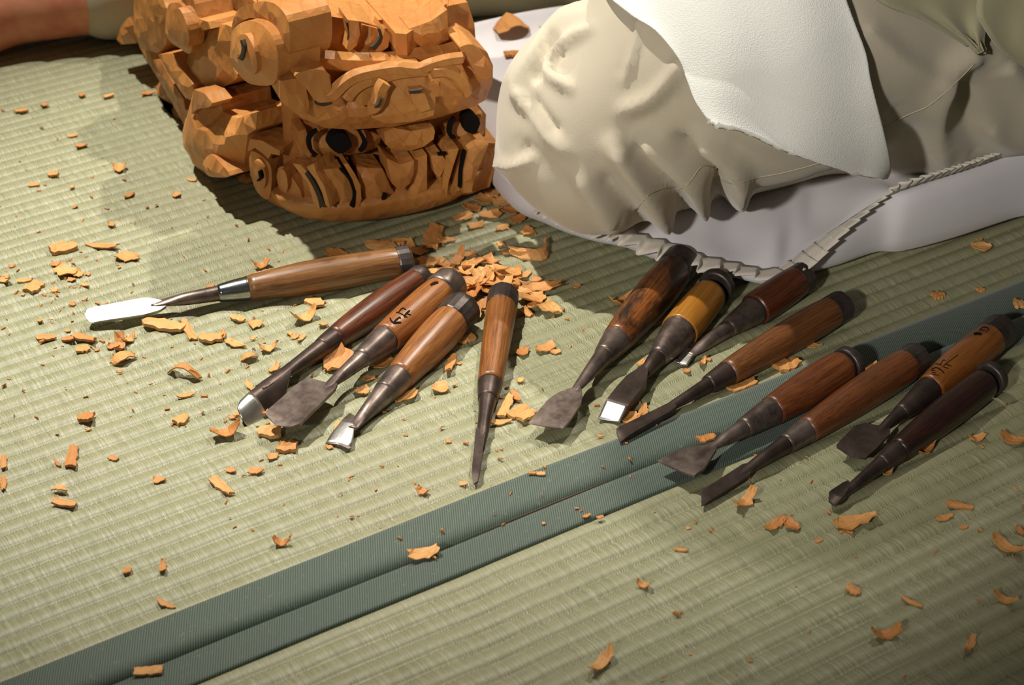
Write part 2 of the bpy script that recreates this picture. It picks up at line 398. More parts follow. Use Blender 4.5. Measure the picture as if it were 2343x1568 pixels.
def ink(name, px, plane, w, mat=None, n=6):
    P0, nn, X = plane; c = catmull(px, n) if len(px) > 2 else np.asarray(px, float); L = []; Rr = []
    ww = np.broadcast_to(w, (len(c),)) if np.ndim(w) == 0 else np.interp(np.linspace(0, 1, len(c)), np.linspace(0, 1, len(w)), w)
    T = np.gradient(c, axis=0)
    V = []
    for q, t, wi in zip(c, T, ww):
        m = np.array([-t[1], t[0]])/np.linalg.norm(t)*wi/2
        for s in (q+m, q-m): V.append(on_plane(s[0], s[1], P0, nn))
    V = np.array(V); k = len(c); V = np.concatenate([V, V+nn*0.004])
    F_ = [(2*i, 2*i+1, 2*i+3, 2*i+2) for i in range(k-1)]; o = 2*k
    F_ += [(o+2*i, o+2*i+2, o+2*i+3, o+2*i+1) for i in range(k-1)]
    F_ += [(2*i, 2*i+2, o+2*i+2, o+2*i) for i in range(k-1)]+[(2*i+3, 2*i+1, o+2*i+1, o+2*i+3) for i in range(k-1)]
    F_ += [(0, o, o+1, 1), (2*k-2, 2*k-1, o+2*k-1, o+2*k-2)]
    return mesh_obj(name, V, F_, mat or INK, head, False, HEADF)

# core block: lofted rings
def head_core():
    A = on_plane(655, 400, *pf(0.04)[:2]); A[2] = 0; Bp = on_plane(1095, 360, *pf(0.045)[:2]); Bp[2] = 0
    Cc = Bp+YF*0.17; D = gS1+NS*0.075; D2 = gS0+NS*0.065
    def ring(k, z, push=0):
        cen = (A+Bp+Cc+D)/4; base = [D2, A, (A+Bp)/2-YF*0.01, Bp, Bp+YF*0.09, Cc, (Cc+D)/2+YF*0.02, D, (D+D2)/2]
        return [cen+(b-cen)*k+ZV*z-YF*push for b in base]
    rings = [ring(0.55, 0.0), ring(0.80, 0.006), ring(0.95, 0.022), ring(1.0, 0.05), ring(1.0, 0.12), ring(0.98, 0.165), ring(0.93, 0.185)]
    m = len(rings[0]); V = [p for r in rings for p in r]; F_ = [tuple(range(m))[::-1], tuple((len(rings)-1)*m+i for i in range(m))]
    for i in range(len(rings)-1):
        for j in range(m): F_.append((i*m+j, i*m+(j+1) % m, (i+1)*m+(j+1) % m, (i+1)*m+j))
    return mesh_obj('body_block', V, F_, CARVE, head, False, HEADF)
head_core()
# rounded underside that the head rests on
def dome():
    c = on_plane(862, 440, *pf(0.056)[:2]); c[2] = 0.036; V = []; F_ = []; N, M = 34, 11
    for i in range(M):
        ph = -math.pi/2+0.02+(math.pi/2)*i/(M-1)
        for j in range(N):
            t = 2*math.pi*j/N; r = math.cos(ph)**0.6; ex = lambda q: math.copysign(abs(q)**0.85, q)
            V.append(c+XF*(0.106*r*ex(math.cos(t)))+YF*(0.070*r*ex(math.sin(t)))+ZV*(0.036*math.sin(ph))+rng.normal(size=3)*0.0006*np.array([1, 1, 0.1]))
    for i in range(M-1):
        for j in range(N): F_.append((i*N+j, i*N+(j+1) % N, (i+1)*N+(j+1) % N, (i+1)*N+j))
    F_.append(tuple(range(N))[::-1]); F_.append(tuple((M-1)*N+j for j in range(N)))
    return mesh_obj('rounded_base', V, F_, CARVE, head, True, HEADF)
dome()
# band of brow locks
relief('lock_band', [(690, 385), (760, 388), (830, 380), (880, 390), (940, 372), (1010, 350), (1100, 327), (1140, 328), (1143, 345), (1120, 428), (1070, 446), (1000, 452), (900, 474), (800, 488), (740, 486), (700, 470)], pf(0.016), 0.055, 0.004)
relief('lock_band_side', [(572, 318), (640, 345), (700, 372), (745, 388), (750, 480), (690, 488), (640, 474), (600, 452), (572, 400)], po(0.016), 0.05, 0.004)
LK = [([(740, 388), (783, 385), (799, 408), (812, 432), (815, 455), (809, 476), (777, 478), (775, 460), (766, 433), (751, 408)], pf(-0.006), .004),
      ([(786, 376), (796, 374), (812, 398), (825, 424), (827, 455), (822, 474), (814, 470), (816, 440), (806, 410)], pf(-0.013), .003),
      ([(816, 382), (875, 386), (882, 400), (895, 430), (905, 445), (880, 464), (832, 472), (829, 440), (820, 408)], pf(-0.004), .007),
      ([(885, 362), (915, 376), (947, 367), (947, 395), (938, 420), (915, 437), (897, 420), (889, 390)], pf(-0.017), .006),
      ([(947, 363), (977, 354), (977, 418), (977, 454), (933, 461), (940, 427)], pf(-0.010), .005),
      ([(986, 357), (1010, 352), (1022, 370), (1010, 400), (1004, 406), (995, 398)], pf(-0.011), .004),
      ([(1026, 342), (1050, 340), (1036, 383), (1026, 418), (1022, 447), (1012, 425), (1016, 400)], pf(-0.013), .004),
      ([(1054, 343), (1068, 343), (1056, 392), (1052, 436), (1030, 442), (1038, 400)], pf(-0.005), .004),
      ([(1072, 343), (1090, 333), (1118, 330), (1094, 388), (1083, 418), (1079, 440), (1060, 443), (1061, 392)], pf(-0.012), .006)]
for px, pl, b in LK: relief('brow_lock', px, pl, 0.03, b, 0.008, 0.0008)
relief('curl', RND([(570, 376), (573, 350), (581, 347), (600, 358), (616, 374), (621, 392), (621, 424), (614, 455), (595, 447), (581, 424)]), po(-0.006), 0.02, .004, .008, .0006)
relief('curl_eye', RND([(580, 372), (590, 368), (603, 384), (608, 408), (603, 432), (592, 420), (583, 400)]), po(-0.012), 0.012, .003, .007, .0004)
relief('curl', RND([(635, 392), (638, 384), (648, 382), (662, 398), (676, 417), (688, 440), (692, 463), (688, 478), (662, 471), (649, 459), (640, 436), (633, 408)]), po(-0.004), 0.02, .003, .008, .0006)
relief('curl_eye', RND([(638, 394), (648, 388), (656, 405), (658, 430), (652, 440), (645, 430), (638, 412)]), po(-0.011), 0.015, .003, .007, .0004)
relief('brow_lock', [(670, 374), (681, 390), (704, 418), (713, 447), (718, 471), (731, 478), (734, 466), (727, 441), (712, 415), (699, 390), (688, 377)], po(-0.008), .025, .003, .008, .0005)
relief('brow_lock', [(702, 382), (718, 374), (724, 396), (740, 422), (750, 453), (755, 476), (745, 470), (737, 440), (723, 412), (710, 395)], po(-0.013), .03, .003, .008, .0005)
relief('curl_rim', [(566, 345), (572, 318), (600, 322), (640, 345), (640, 356), (620, 352), (614, 364), (600, 350), (582, 338), (572, 345)], po(-0.008), .03, .002, .008, .0005)
# eyes and the bridge between them
relief('eye_socket', [(668, 300), (700, 280), (850, 280), (1000, 262), (1095, 240), (1112, 262), (1110, 320), (1000, 340), (880, 352), (760, 372), (690, 366)], pf(0.032), 0.06, 0.003)
relief('eyeball', [(712, 318), (735, 302), (790, 296), (840, 298), (872, 312), (866, 336), (830, 350), (775, 358), (735, 358), (715, 342)], pf(0.015), 0.02, 0.016, 0.011, 0.0006, 0, None, 0.018)
relief('eyeball', [(1012, 300), (1040, 282), (1075, 266), (1104, 258), (1110, 290), (1104, 314), (1060, 322), (1018, 322)], pf(0.016), 0.02, 0.011, 0.011, 0.0006, 0, None, 0.018)
relief('eyelid', [(682, 300), (700, 296), (706, 320), (718, 352), (706, 360), (690, 345), (682, 325)], pf(0.014), 0.03, 0.004)
relief('nose_root', [(879, 302), (902, 293), (942, 300), (992, 291), (995, 302), (992, 319), (969, 336), (940, 345), (894, 342), (881, 329)], pf(-0.004), 0.05, 0.006)
circ = lambda cx_, cy_, rx, ry, q=0: [(cx_+rx*math.cos(a)*(1+0.07*math.sin(5*a+q)), cy_+ry*math.sin(a)*(1+0.06*math.cos(4*a+q))) for a in np.linspace(0, 2*math.pi, 18, endpoint=False)]
relief('pupil', circ(779, 328, 26, 23), pf(-0.0008), 0.012, 0.0012, 0.006, 0.0, 0, INK)
relief('pupil', circ(1079, 283, 19, 24, 2), pf(0.0048), 0.012, 0.0012, 0.006, 0.0, 0, INK)
ink('ink_stroke', [(727, 299), (712, 310), (707, 325), (710, 342), (722, 360)], pf(-0.001), [6, 9, 9, 8, 4], None)
ink('ink_stroke', [(822, 300), (832, 316), (836, 330), (828, 344), (822, 345)], pf(-0.0002), [7, 9, 10, 8, 4])
ink('ink_stroke', [(1042, 270), (1032, 285), (1029, 302), (1034, 314), (1043, 315)], pf(0.0052), [6, 10, 10, 9, 4])
ink('ink_stroke', [(780, 388), (800, 410), (812, 440), (811, 462), (805, 474)], pf(-0.0125), [6, 7, 7, 7, 10])
ink('ink_stroke', [(1064, 346), (1056, 385), (1053, 430)], pf(-0.010), [7, 6, 6])
ink('ink_stroke', [(883, 445), (876, 465)], pf(-0.0135), [8, 6]); ink('ink_stroke', [(1003, 355), (1022, 352)], pf(-0.016), [5, 4])
ink('ink_stroke', [(592, 392), (596, 408), (588, 414)], po(-0.0162), [5, 6, 4])
ink('ink_stroke', [(700, 395), (716, 420), (730, 450), (738, 474)], po(-0.0135), [8, 8, 9, 14], GREYINK)
# muzzle mass above the eyes
relief('muzzle', [(634, 205), (642, 184), (668, 172), (700, 166), (742, 162), (757, 176), (758, 206), (772, 206), (800, 181), (850, 166), (905, 158), (950, 160), (1010, 141), (1058, 132), (1062, 112), (1085, 102), (1115, 120), (1128, 150), (1127, 190), (1110, 230), (1080, 245), (1000, 270), (900, 290), (800, 297), (740, 292), (690, 270), (645, 235)], pf(-0.004), 0.075, 0.022, 0.010, 0.002, 0, None, 0.022)
relief('lip_channel', [(652, 172), (664, 132), (760, 138), (870, 143), (1040, 116), (1070, 108), (1070, 150), (1010, 165), (950, 182), (850, 190), (800, 205), (760, 235), (690, 210)], pf(0.014), 0.05, 0.002, 0.012, 0.001)
relief('muzzle_lobe', RND([(676, 178), (700, 166), (738, 163), (752, 172), (757, 200), (748, 224), (732, 232), (716, 224), (700, 202)]), pf(-0.032), 0.04, 0.005, 0.010, 0.001, 0, None, .01, None, (0, -0.25))
relief('muzzle_lobe', RND([(1056, 112), (1085, 106), (1110, 128), (1123, 150), (1121, 170), (1106, 178), (1090, 170), (1076, 146), (1064, 126)]), pf(-0.028), 0.04, 0.006, 0.010, 0.001, 0, None, .01, None, (0, -0.25))
relief('cheek_facet', [(640, 186), (676, 180), (700, 200), (708, 240), (700, 268), (664, 250), (640, 225)], pf(-0.022), 0.03, 0.004)
relief('nose', [(868, 196), (890, 180), (925, 170), (976, 166), (986, 184), (996, 225), (990, 262), (940, 276), (880, 280), (850, 268), (852, 228)], pf(-0.030), 0.04, 0.010, 0.012, 0.0018, 0, None, .016, None, (0, -0.12))
relief('nose_step', [(938, 206), (966, 202), (976, 224), (985, 250), (960, 258), (945, 240)], pf(-0.040), 0.02, 0.003)
ridge('lip_ridge', [(735, 226), (760, 216), (785, 192), (815, 174), (860, 163), (905, 157), (950, 160), (985, 148), (1020, 138), (1062, 132)], pf(-0.030), .0075, .006)
ridge('nostril_ridge', [(790, 228), (808, 205), (835, 188), (875, 178), (920, 168), (985, 162)], pf(-0.030), .007, .005)
ridge('nostril_ridge', [(882, 186), (872, 202), (866, 226), (856, 244), (842, 248)], pf(-0.038), .007, .007)
ridge('nostril_ridge', [(985, 164), (1018, 162), (1042, 172), (1056, 190), (1066, 208), (1058, 213)], pf(-0.032), .007, .006)
relief('nostril', [(800, 222), (822, 200), (848, 190), (862, 196), (856, 222), (840, 240), (818, 244)], pf(-0.030), 0.02, 0.002)
relief('nostril', [(1000, 172), (1028, 172), (1046, 186), (1052, 206), (1034, 204), (1012, 190)], pf(-0.032), 0.02, 0.002)
ink('ink_stroke', [(858, 246), (868, 240), (872, 226)], pf(-0.0475), [4, 7, 3], GREYINK); ink('ink_stroke', [(938, 212), (964, 209)], pf(-0.0475), [7, 6], GREYINK)
ink('ink_stroke', [(722, 236), (740, 240), (760, 236)], pf(-0.036), [5, 7, 4], GREYINK)
# upper jaw band and its locks
ridge('jaw_ledge', [(668, 132), (730, 138), (800, 143), (870, 143), (915, 138), (960, 130), (1010, 124), (1050, 112)], pf(0.010), .010, .009)
relief('jaw_band', [(606, 26), (640, 20), (690, 36), (760, 38), (830, 50), (885, 66), (925, 74), (965, 54), (1022, 8), (1026, 92), (1035, 118), (960, 126), (880, 136), (790, 138), (700, 132), (664, 118), (640, 90)], pf(0.030), 0.05, 0.004)
JL = [([(622, 26), (640, 30), (664, 62), (676, 96), (680, 116), (672, 116), (652, 84), (634, 54)], .006), ([(682, 46), (700, 32), (722, 34), (732, 58), (732, 92), (724, 116), (690, 116), (680, 88)], .031),
      ([(730, 34), (746, 40), (752, 62), (760, 84), (748, 104), (733, 118), (728, 104), (734, 72)], .008), ([(796, 46), (820, 48), (824, 80), (816, 104), (800, 118), (792, 112), (800, 84)], .012),
      ([(828, 56), (866, 66), (872, 84), (866, 104), (842, 116), (820, 108), (828, 84)], .027), ([(880, 66), (892, 82), (888, 108), (870, 120), (858, 118), (874, 98)], .012),
      ([(936, 66), (986, 48), (1023, 22), (1027, 90), (992, 108), (964, 108), (944, 90)], .010), ([(895, 76), (912, 80), (918, 100), (908, 118), (895, 100)], .026)]
for px, d in JL: relief('jaw_lock', px, pf(d), 0.03, 0.007, 0.008, 0.0012)
ink('ink_stroke', [(795, 52), (802, 70), (798, 96)], pf(.0125), [6, 8, 3], GREYINK); ink('ink_stroke', [(868, 66), (872, 86), (860, 106), (852, 112)], pf(.0125), [4, 6, 9, 10], GREYINK); ink('ink_stroke', [(908, 80), (912, 94), (915, 108)], pf(.0145), [8, 8, 2], GREYINK)
# hollow top of the jaw: rim boards behind the band
def slab(name, px, z, th, mat=CARVE, dz=None):
    pts = [G(u, v, z) for u, v in px]; n = len(pts); dz = dz or [0]*n
    V = [p+ZV*d for p, d in zip(pts, dz)]+[p-ZV*th for p in pts]
    F_ = [tuple(range(n))[::-1], tuple(range(n, 2*n))]+[(i, (i+1) % n, n+(i+1) % n, n+i) for i in range(n)]
    o = mesh_obj(name, V, F_, mat, head, False, HEADF)
    bm_fix(o); return o
def bm_fix(o):
    import bmesh
    b = bmesh.new(); b.from_mesh(o.data); bmesh.ops.recalc_face_normals(b, faces=b.faces); b.to_mesh(o.data); b.free()
zt = on_plane(890, 62, *pf(0.03)[:2])[2]
slab('jaw_floor', [(600, 22), (690, 36), (830, 50), (925, 74), (1020, 10), (1030, -120), (860, -190), (640, -150), (520, -60)], zt-0.004, 0.03)
slab('jaw_rim', [(905, 76), (930, 78), (1024, 14), (1030, -60), (990, -50), (985, -4), (925, 40), (850, -30), (812, -30)], zt+0.004, 0.02)
# left side: scrolls, ear and back leaves, on the receding side plane
relief('side_panel', [(306, -60), (520, -60), (640, 40), (650, 300), (600, 400), (545, 420), (500, 395), (440, 330), (410, 262), (368, 185), (330, 125), (306, 70)], ps(0.046), 0.05, 0.006, 0.014, .002)
relief('scroll_arch', RND([(530, 64), (542, 26), (567, 10), (607, 3), (636, 14), (660, 51), (662, 120), (648, 140), (644, 102), (629, 72), (603, 51), (576, 41), (550, 50)]), ps(-0.012), 0.04, 0.004)
relief('scroll_disc', RND([(531, 73), (550, 53), (576, 47), (601, 58), (622, 82), (634, 116), (636, 154), (625, 193), (576, 193), (550, 174), (533, 145), (528, 111)]), ps(-0.022), 0.04, 0.010, 0.010, 0.0012, 0, None, .012)
relief('scroll_eye', RND([(540, 90), (560, 78), (576, 100), (586, 130), (586, 165), (566, 168), (548, 150), (538, 120)]), ps(-0.033), 0.015, 0.004)
ink('ink_stroke', [(551, 92), (556, 110), (553, 128), (548, 136)], ps(-0.0375), [4, 7, 8, 10], GREYINK)
relief('scroll_neck', RND([(456, 68), (482, 56), (530, 62), (528, 111), (533, 154), (544, 176), (518, 196), (482, 203), (453, 193), (431, 167), (405, 137), (431, 123), (452, 100)]), ps(-0.006), 0.04, 0.012, 0.012, 0.0018, 0, None, .016)
relief('scroll_arm', [(408, -30), (430, -30), (446, 10), (455, 43), (476, 50), (482, 66), (458, 72), (452, 104), (443, 100), (444, 70), (434, 36), (416, 4)], ps(-0.016), 0.035, 0.004)
relief('scroll_disc', RND([(378, 72), (383, 17), (397, 6), (414, 10), (431, 38), (441, 77), (439, 111), (431, 123), (409, 109), (390, 96)]), ps(-0.020), 0.04, 0.006, 0.009, 0.001)
relief('scroll_eye', RND([(392, 62), (400, 24), (412, 22), (428, 58), (433, 92), (426, 108), (406, 92)]), ps(-0.029), 0.015, 0.003)
relief('rear_block', [(306, -40), (356, -40), (382, 20), (380, 102), (362, 122), (320, 110), (306, 68)], ps(-0.004), 0.05, 0.004)
relief('rear_knob', [(267, 90), (277, 60), (292, 41), (306, 36), (312, 99), (277, 102)], ps(0.012), 0.03, 0.008)
relief('rear_strut', [(320, 109), (364, 116), (440, 180), (448, 250), (430, 300), (402, 250), (366, 186), (338, 142)], ps(0.004), 0.04, 0.006)
relief('ear_strip', [(362, 125), (393, 122), (410, 149), (441, 193), (444, 232), (424, 224), (400, 190), (380, 159)], ps(-0.018), 0.03, 0.005, 0.008)
relief('ear_strip', [(350, 138), (366, 136), (390, 180), (420, 226), (424, 252), (400, 226), (372, 182)], ps(-0.008), 0.03, 0.004, 0.008)
relief('ear', [(424, 273), (436, 256), (444, 205), (484, 210), (506, 228), (509, 255), (542, 271), (589, 256), (585, 296), (567, 308), (560, 362), (559, 379), (526, 402), (496, 405), (473, 400), (458, 384), (438, 346), (428, 313)], ps(-0.018), 0.05, 0.022, 0.013, 0.0022, 0, None, 0.02)
relief('ear_fold', [(444, 205), (468, 214), (486, 236), (478, 246), (450, 250), (438, 262), (438, 236)], ps(-0.034), 0.02, 0.003)
relief('ear_tip', RND([(464, 377), (471, 361), (484, 354), (502, 371), (526, 402), (494, 406), (473, 400)]), ps(-0.036), 0.03, 0.008)
relief('back_leaf', [(370, 180), (352, 207), (357, 221), (383, 251), (423, 240), (424, 215), (388, 180)], ps(0.022), 0.03, 0.009)
relief('back_leaf', [(386, 251), (371, 278), (380, 291), (410, 309), (428, 303), (424, 244)], ps(0.016), 0.03, 0.009)
relief('back_leaf', [(408, 326), (425, 306), (436, 330), (430, 340)], ps(0.014), 0.02, 0.003)
relief('ear_root', [(512, 410), (559, 398), (566, 420), (532, 436)], ps(0.004), 0.03, 0.003)

# ------------------------------------------------------------------ cushion with pleated frill
seam_px = [(1140, 372, .040), (1250, 462, .030), (1345, 513, .022), (1430, 527, .024), (1485, 545, .026), (1545, 562, .026), (1600, 585, .023), (1680, 604, .020), (1755, 619, .020), (1800, 606, .022), (1850, 570, .032), (1930, 516, .048), (2020, 458, .062), (2085, 430, .074), (2200, 394, .078), (2343, 346, .080), (2560, 282, .080)]
seam3 = [G(u, v, z) for u, v, z in seam_px]+[np.array([.86, 1.86, .07]), np.array([.70, 2.00, .07]), np.array([.25, 1.95, .06]), np.array([-.02, 1.90, .05]), np.array([-.075, 1.82, .046])]
SC = catmull(seam3, 10, True); cen = np.array([0.32, 1.76, 0])
CUSF = trans((0.30, 1.80, 0))
cushion = empty('floor_cushion', CUSF, 'thick floor cushion in a white cotton cover with a pleated frill, under the kneeling person', 'cushion')
def cushion_mesh():
    rings = []; N = len(SC)
    out = SC-cen; out[:, 2] = 0; out /= np.linalg.norm(out, axis=1)[:, None]
    for k, z in ((-0.022, 0.0006), (0.000, 0.004), (0.006, None), (0.0, 'seam')):
        if z is None: rings.append(SC+out*k+np.array([0, 0, 0])-ZV*SC[:, 2:3]*0.45)
        elif z == 'seam': rings.append(SC.copy())
        else: r = SC+out*k; r[:, 2] = z; rings.append(r)
    for t in (0.04, 0.09, 0.16, 0.26, 0.40, 0.60, 0.80):
        r = SC*(1-t)+cen*t
        top_ = np.interp(r[:, 0], [0.1, 0.45], [0.040, 0.066]); zt_ = SC[:, 2]*(1-min(1, t*5))+top_*min(1, t*5)
        zt_ = zt_+0.006*np.sin(np.linspace(0, 38, N))*math.exp(-((t-0.1)/0.1)**2)+0.003*np.sin(np.linspace(0, 71, N)+t*20)*math.exp(-((t-0.12)/0.15)**2)
        r[:, 2] = zt_; rings.append(r)
    V = np.concatenate(rings+[np.array([[cen[0], cen[1], 0.056]])]); F_ = []
    for i in range(len(rings)-1):
        for j in range(N): F_.append((i*N+j, i*N+(j+1) % N, (i+1)*N+(j+1) % N, (i+1)*N+j))
    l = len(rings)-1; c = len(V)-1
    for j in range(N): F_.append((l*N+j, l*N+(j+1) % N, c))
    F_.append(tuple(range(N))[::-1])
    o = mesh_obj('cover', V, F_, CUSHION, cushion, True, CUSF); bm_fix(o); add_sub(o, 1); return o
cover = cushion_mesh()
def frill():
    # arc-length sampled seam from the left corner to past the right frame edge
    S = catmull(seam3[1:18], 30); seg = np.linalg.norm(np.diff(S, axis=0), axis=1); s = np.concatenate([[0], np.cumsum(seg)])
    V = []; step = 0.0016; n = int(s[-1]/step); rows = 4
    for i in range(n):
        a = i*step; p = np.array([np.interp(a, s, S[:, k]) for k in range(3)]); q = np.array([np.interp(min(a+.004, s[-1]), s, S[:, k]) for k in range(3)])
        t = q-p; t[2] = 0; t /= np.linalg.norm(t)+1e-9; o = np.array([t[1], -t[0], 0]); 
        f = min(1.0, max(0.0, (p[2]-0.03)/0.04))            # 0: lies outward on the low side, 1: stands up on the high side
        per = 0.0135 + 0.003*math.sin(i*0.013) ; ph = (a/per) % 1.0
        tri = (ph/0.72 if ph < 0.72 else (1-ph)/0.28)        # sawtooth pleat
        amp = (0.0125*(1-f)+0.0075*f)*(0.75+0.35*math.sin(i*0.021+1)); wv = 0.004*math.sin(a*37)*(1-f)
        dirv = o*(1-0.45*f)+ZV*(0.85*f-0.10*(1-f)); nrm = ZV*(1-f)+o*f
        for r in range(rows):
            k = r/(rows-1); wdt = 0.022*(1-0.35*f); V.append(p-o*0.002+ZV*0.001+dirv*wdt*k+nrm*(amp*(tri-0.3)*(0.25+0.75*k)+wv*k)+t*(0.008*(tri-0.5)*k*(1-0.5*f)))
    F_ = [(i*rows+r, i*rows+r+1, (i+1)*rows+r+1, (i+1)*rows+r) for i in range(n-1) for r in range(rows-1)]
    o = mesh_obj('pleated_frill', V, F_, FRILL, cushion, True, CUSF); m = o.modifiers.new('th', 'SOLIDIFY'); m.thickness = 0.0009; return o
frill()

# ------------------------------------------------------------------ kneeling person (trousers, bare ankle, jacket)
def at_y(u, v, y):
    d = ray(u, v); return CAM+d*(y/d[1])
KN = G(1378, 262, 0.135); TIP = G(1180, 364, 0.085)
HIP = np.array([0.66, 1.74, 0.25]); SH0 = G(1500, 296, 0.112); SH1 = G(2480, 92, 0.118)
TH1 = G(1760, 75, 0.215)
LEGA = G(1420, 30, 0.0)+np.array([0.05, 0.045, 0.062]); LEGB = G(250, 118, 0)+np.array([0, 0.045, 0.056]); LEGC = G(-60, 150, 0)+np.array([0, 0.04, 0.045]); LEGD = G(-230, 165, 0)+np.array([0, 0.04, 0.045])
def base_sdf(P):
    d = sd_cone(P, KN, TH1, 0.089, 0.110); d = smin(d, sd_cone(P, TH1, HIP, 0.115, 0.15), 0.05)
    d = smin(d, sd_cone(P, SH0, SH1, 0.074, 0.070), 0.035)
    d = smin(d, sd_cone(P, KN+np.array([-.02, -.02, -.03]), TIP, 0.055, 0.010), 0.05)
    d = smin(d, sd_cone(P, G(1405, 370, .085), G(1352, 412, .072), 0.045, 0.024), 0.03)
    d = smin(d, sd_cone(P, G(2150, 188, .135), G(2420, 58, .16), 0.080, 0.105), 0.05)
    return d
# cloth folds: (polyline in photo pixels, height m, half-width px on either side)
FOLDS = [([(1320, 26), (1270, 75), (1230, 130), (1203, 172), (1191, 205), (1204, 232)], .011, 22, 15), ([(1276, 92), (1252, 125), (1236, 160), (1230, 180)], -.012, 9, 9), ([(1352, 66), (1296, 104), (1264, 130), (1252, 152), (1264, 176), (1300, 200)], .009, 15, 12), ([(1292, 116), (1268, 142), (1274, 160)], -.008, 8, 8),
         ([(1472, 48), (1464, 75), (1456, 112), (1438, 170)], .007, 24, 7), ([(1452, 62), (1444, 105), (1424, 165)], -.004, 14, 14), ([(1562, 142), (1534, 185), (1492, 226), (1430, 252)], .010, 18, 20), ([(1545, 215), (1500, 262), (1440, 300)], -.004, 24, 24), ([(1204, 232), (1228, 268), (1262, 318), (1300, 352)], .005, 14, 14), ([(1214, 222), (1240, 262), (1272, 302)], -.009, 13, 13),
         ([(1138, 372), (1175, 380), (1215, 366)], .007, 12, 12), ([(1190, 330), (1240, 372), (1300, 440)], -.004, 24, 24), ([(1405, 335), (1448, 398), (1490, 455), (1536, 520)], .016, 25, 25), ([(1446, 340), (1488, 384), (1530, 432), (1574, 494)], -.015, 24, 22), ([(1468, 316), (1520, 354), (1562, 388), (1592, 422), (1612, 492)], .016, 20, 22), ([(1556, 326), (1608, 366), (1638, 410), (1648, 476)], -.019, 22, 20), ([(1598, 314), (1652, 348), (1694, 392), (1694, 436), (1668, 478)], .017, 22, 18),
         ([(1385, 410), (1436, 474), (1476, 520)], -.012, 20, 18), ([(1325, 410), (1366, 466), (1402, 515)], .008, 20, 20), ([(1700, 480), (1800, 462), (1940, 424)], .008, 20, 20), ([(1660, 330), (1760, 372), (1900, 380)], -.004, 26, 26), ([(1972, 60), (2060, 140), (2150, 192)], .007, 28, 28), ([(2238, 112), (2172, 165), (2140, 262), (2160, 372)], .012, 26, 30), ([(2200, 190), (2216, 285), (2250, 372)], -.010, 30, 30), ([(2290, 140), (2350, 210), (2400, 300)], .012, 30, 30), ([(2040, 250), (2100, 330), (2110, 400)], -.006, 30, 30), ([(2260, 300), (2310, 330), (2360, 330)], .006, 20, 20)]
def fold_field(V, N, folds):
    q = V-CAM; zz = q @ Fv; u = CX+FPX*(q @ Rv)/zz; v = CY-FPX*(q @ Uv)/zz
    face = np.clip(((-(q/np.linalg.norm(q, axis=1)[:, None])*N).sum(1)+0.25)/0.35, 0, 1); h = np.zeros(len(V))
    for px, ht, wl, wr in folds:
        c = catmull(px, 6); best = np.full(len(V), 1e9); sd = np.zeros(len(V)); tt = np.zeros(len(V)); n = len(c)
        for k in range(n-1):
            a, b = c[k], c[k+1]; ab = b-a; L2 = ab @ ab; t = np.clip(((u-a[0])*ab[0]+(v-a[1])*ab[1])/L2, 0, 1)
            dx, dy = u-a[0]-t*ab[0], v-a[1]-t*ab[1]; d = np.hypot(dx, dy); m = d < best
            best = np.where(m, d, best); sd = np.where(m, np.sign(ab[0]*dy-ab[1]*dx), sd); tt = np.where(m, (k+t)/(n-1), tt)
        w = np.where(sd > 0, wl, wr); h += ht*np.exp(-(best/w)**2)*np.clip(np.minimum(tt+0.12, 1.12-tt)*4.5, 0, 1)
    return h*face
def mesh_normals(V, F_):
    T = np.asarray(F_); n = np.cross(V[T[:, 2]]-V[T[:, 0]], V[T[:, 3]]-V[T[:, 1]]); N = np.zeros_like(V)
    for k in range(4): np.add.at(N, T[:, k], n)
    return N/(np.linalg.norm(N, axis=1)[:, None]+1e-12)
def trouser_sdf(P): 
    d = base_sdf(P); return smax(d+0.0010*np.sin(P[:, 0]*47+P[:, 2]*31)*np.sin(P[:, 1]*39+P[:, 0]*17), 0.034-P[:, 2], 0.012)
PERF = trans((0.5, 1.95, 0.0))
person = empty('person', PERF, 'person kneeling on the white cushion in loose beige trousers, seen from the waist down', 'person')
V, F_ = surface_nets(trouser_sdf, (-0.06, 1.26, 0.0), (0.90, 1.96, 0.46), 0.0044)
NV = mesh_normals(V, F_); V = V+NV*fold_field(V, NV, FOLDS)[:, None]
from mathutils.bvhtree import BVHTree
TBVH = BVHTree.FromPolygons(V.tolist(), [list(map(int, f)) for f in F_])
def cast(uv, lift):
    out = []
    for u, v in uv:
        d = ray(u, v); d /= np.linalg.norm(d); h = TBVH.ray_cast(Vector(CAM), Vector(d))
        if h[0] is not None: out.append(np.array(h[0])-d*lift)
    return np.array(out)
tr = mesh_obj('trousers', V, F_, TROUSER, person, True, PERF)
def leg_sdf(P):
    d = sd_cone(P, LEGA, LEGB, 0.066, 0.056)
    d = d+0.0025*np.sin(P[:, 0]*60+P[:, 2]*40)*np.sin(P[:, 1]*50); end = (P-(LEGB-np.array([.045, 0, 0]))) @ np.array([1, -0.16, -0.12]); return smax(d, -end, 0.004)
V, F_ = surface_nets(leg_sdf, (-0.62, 1.82, -0.01), (0.35, 2.28, 0.16), 0.007)
mesh_obj('trouser_leg', V, F_, TROUSER, person, True, PERF)
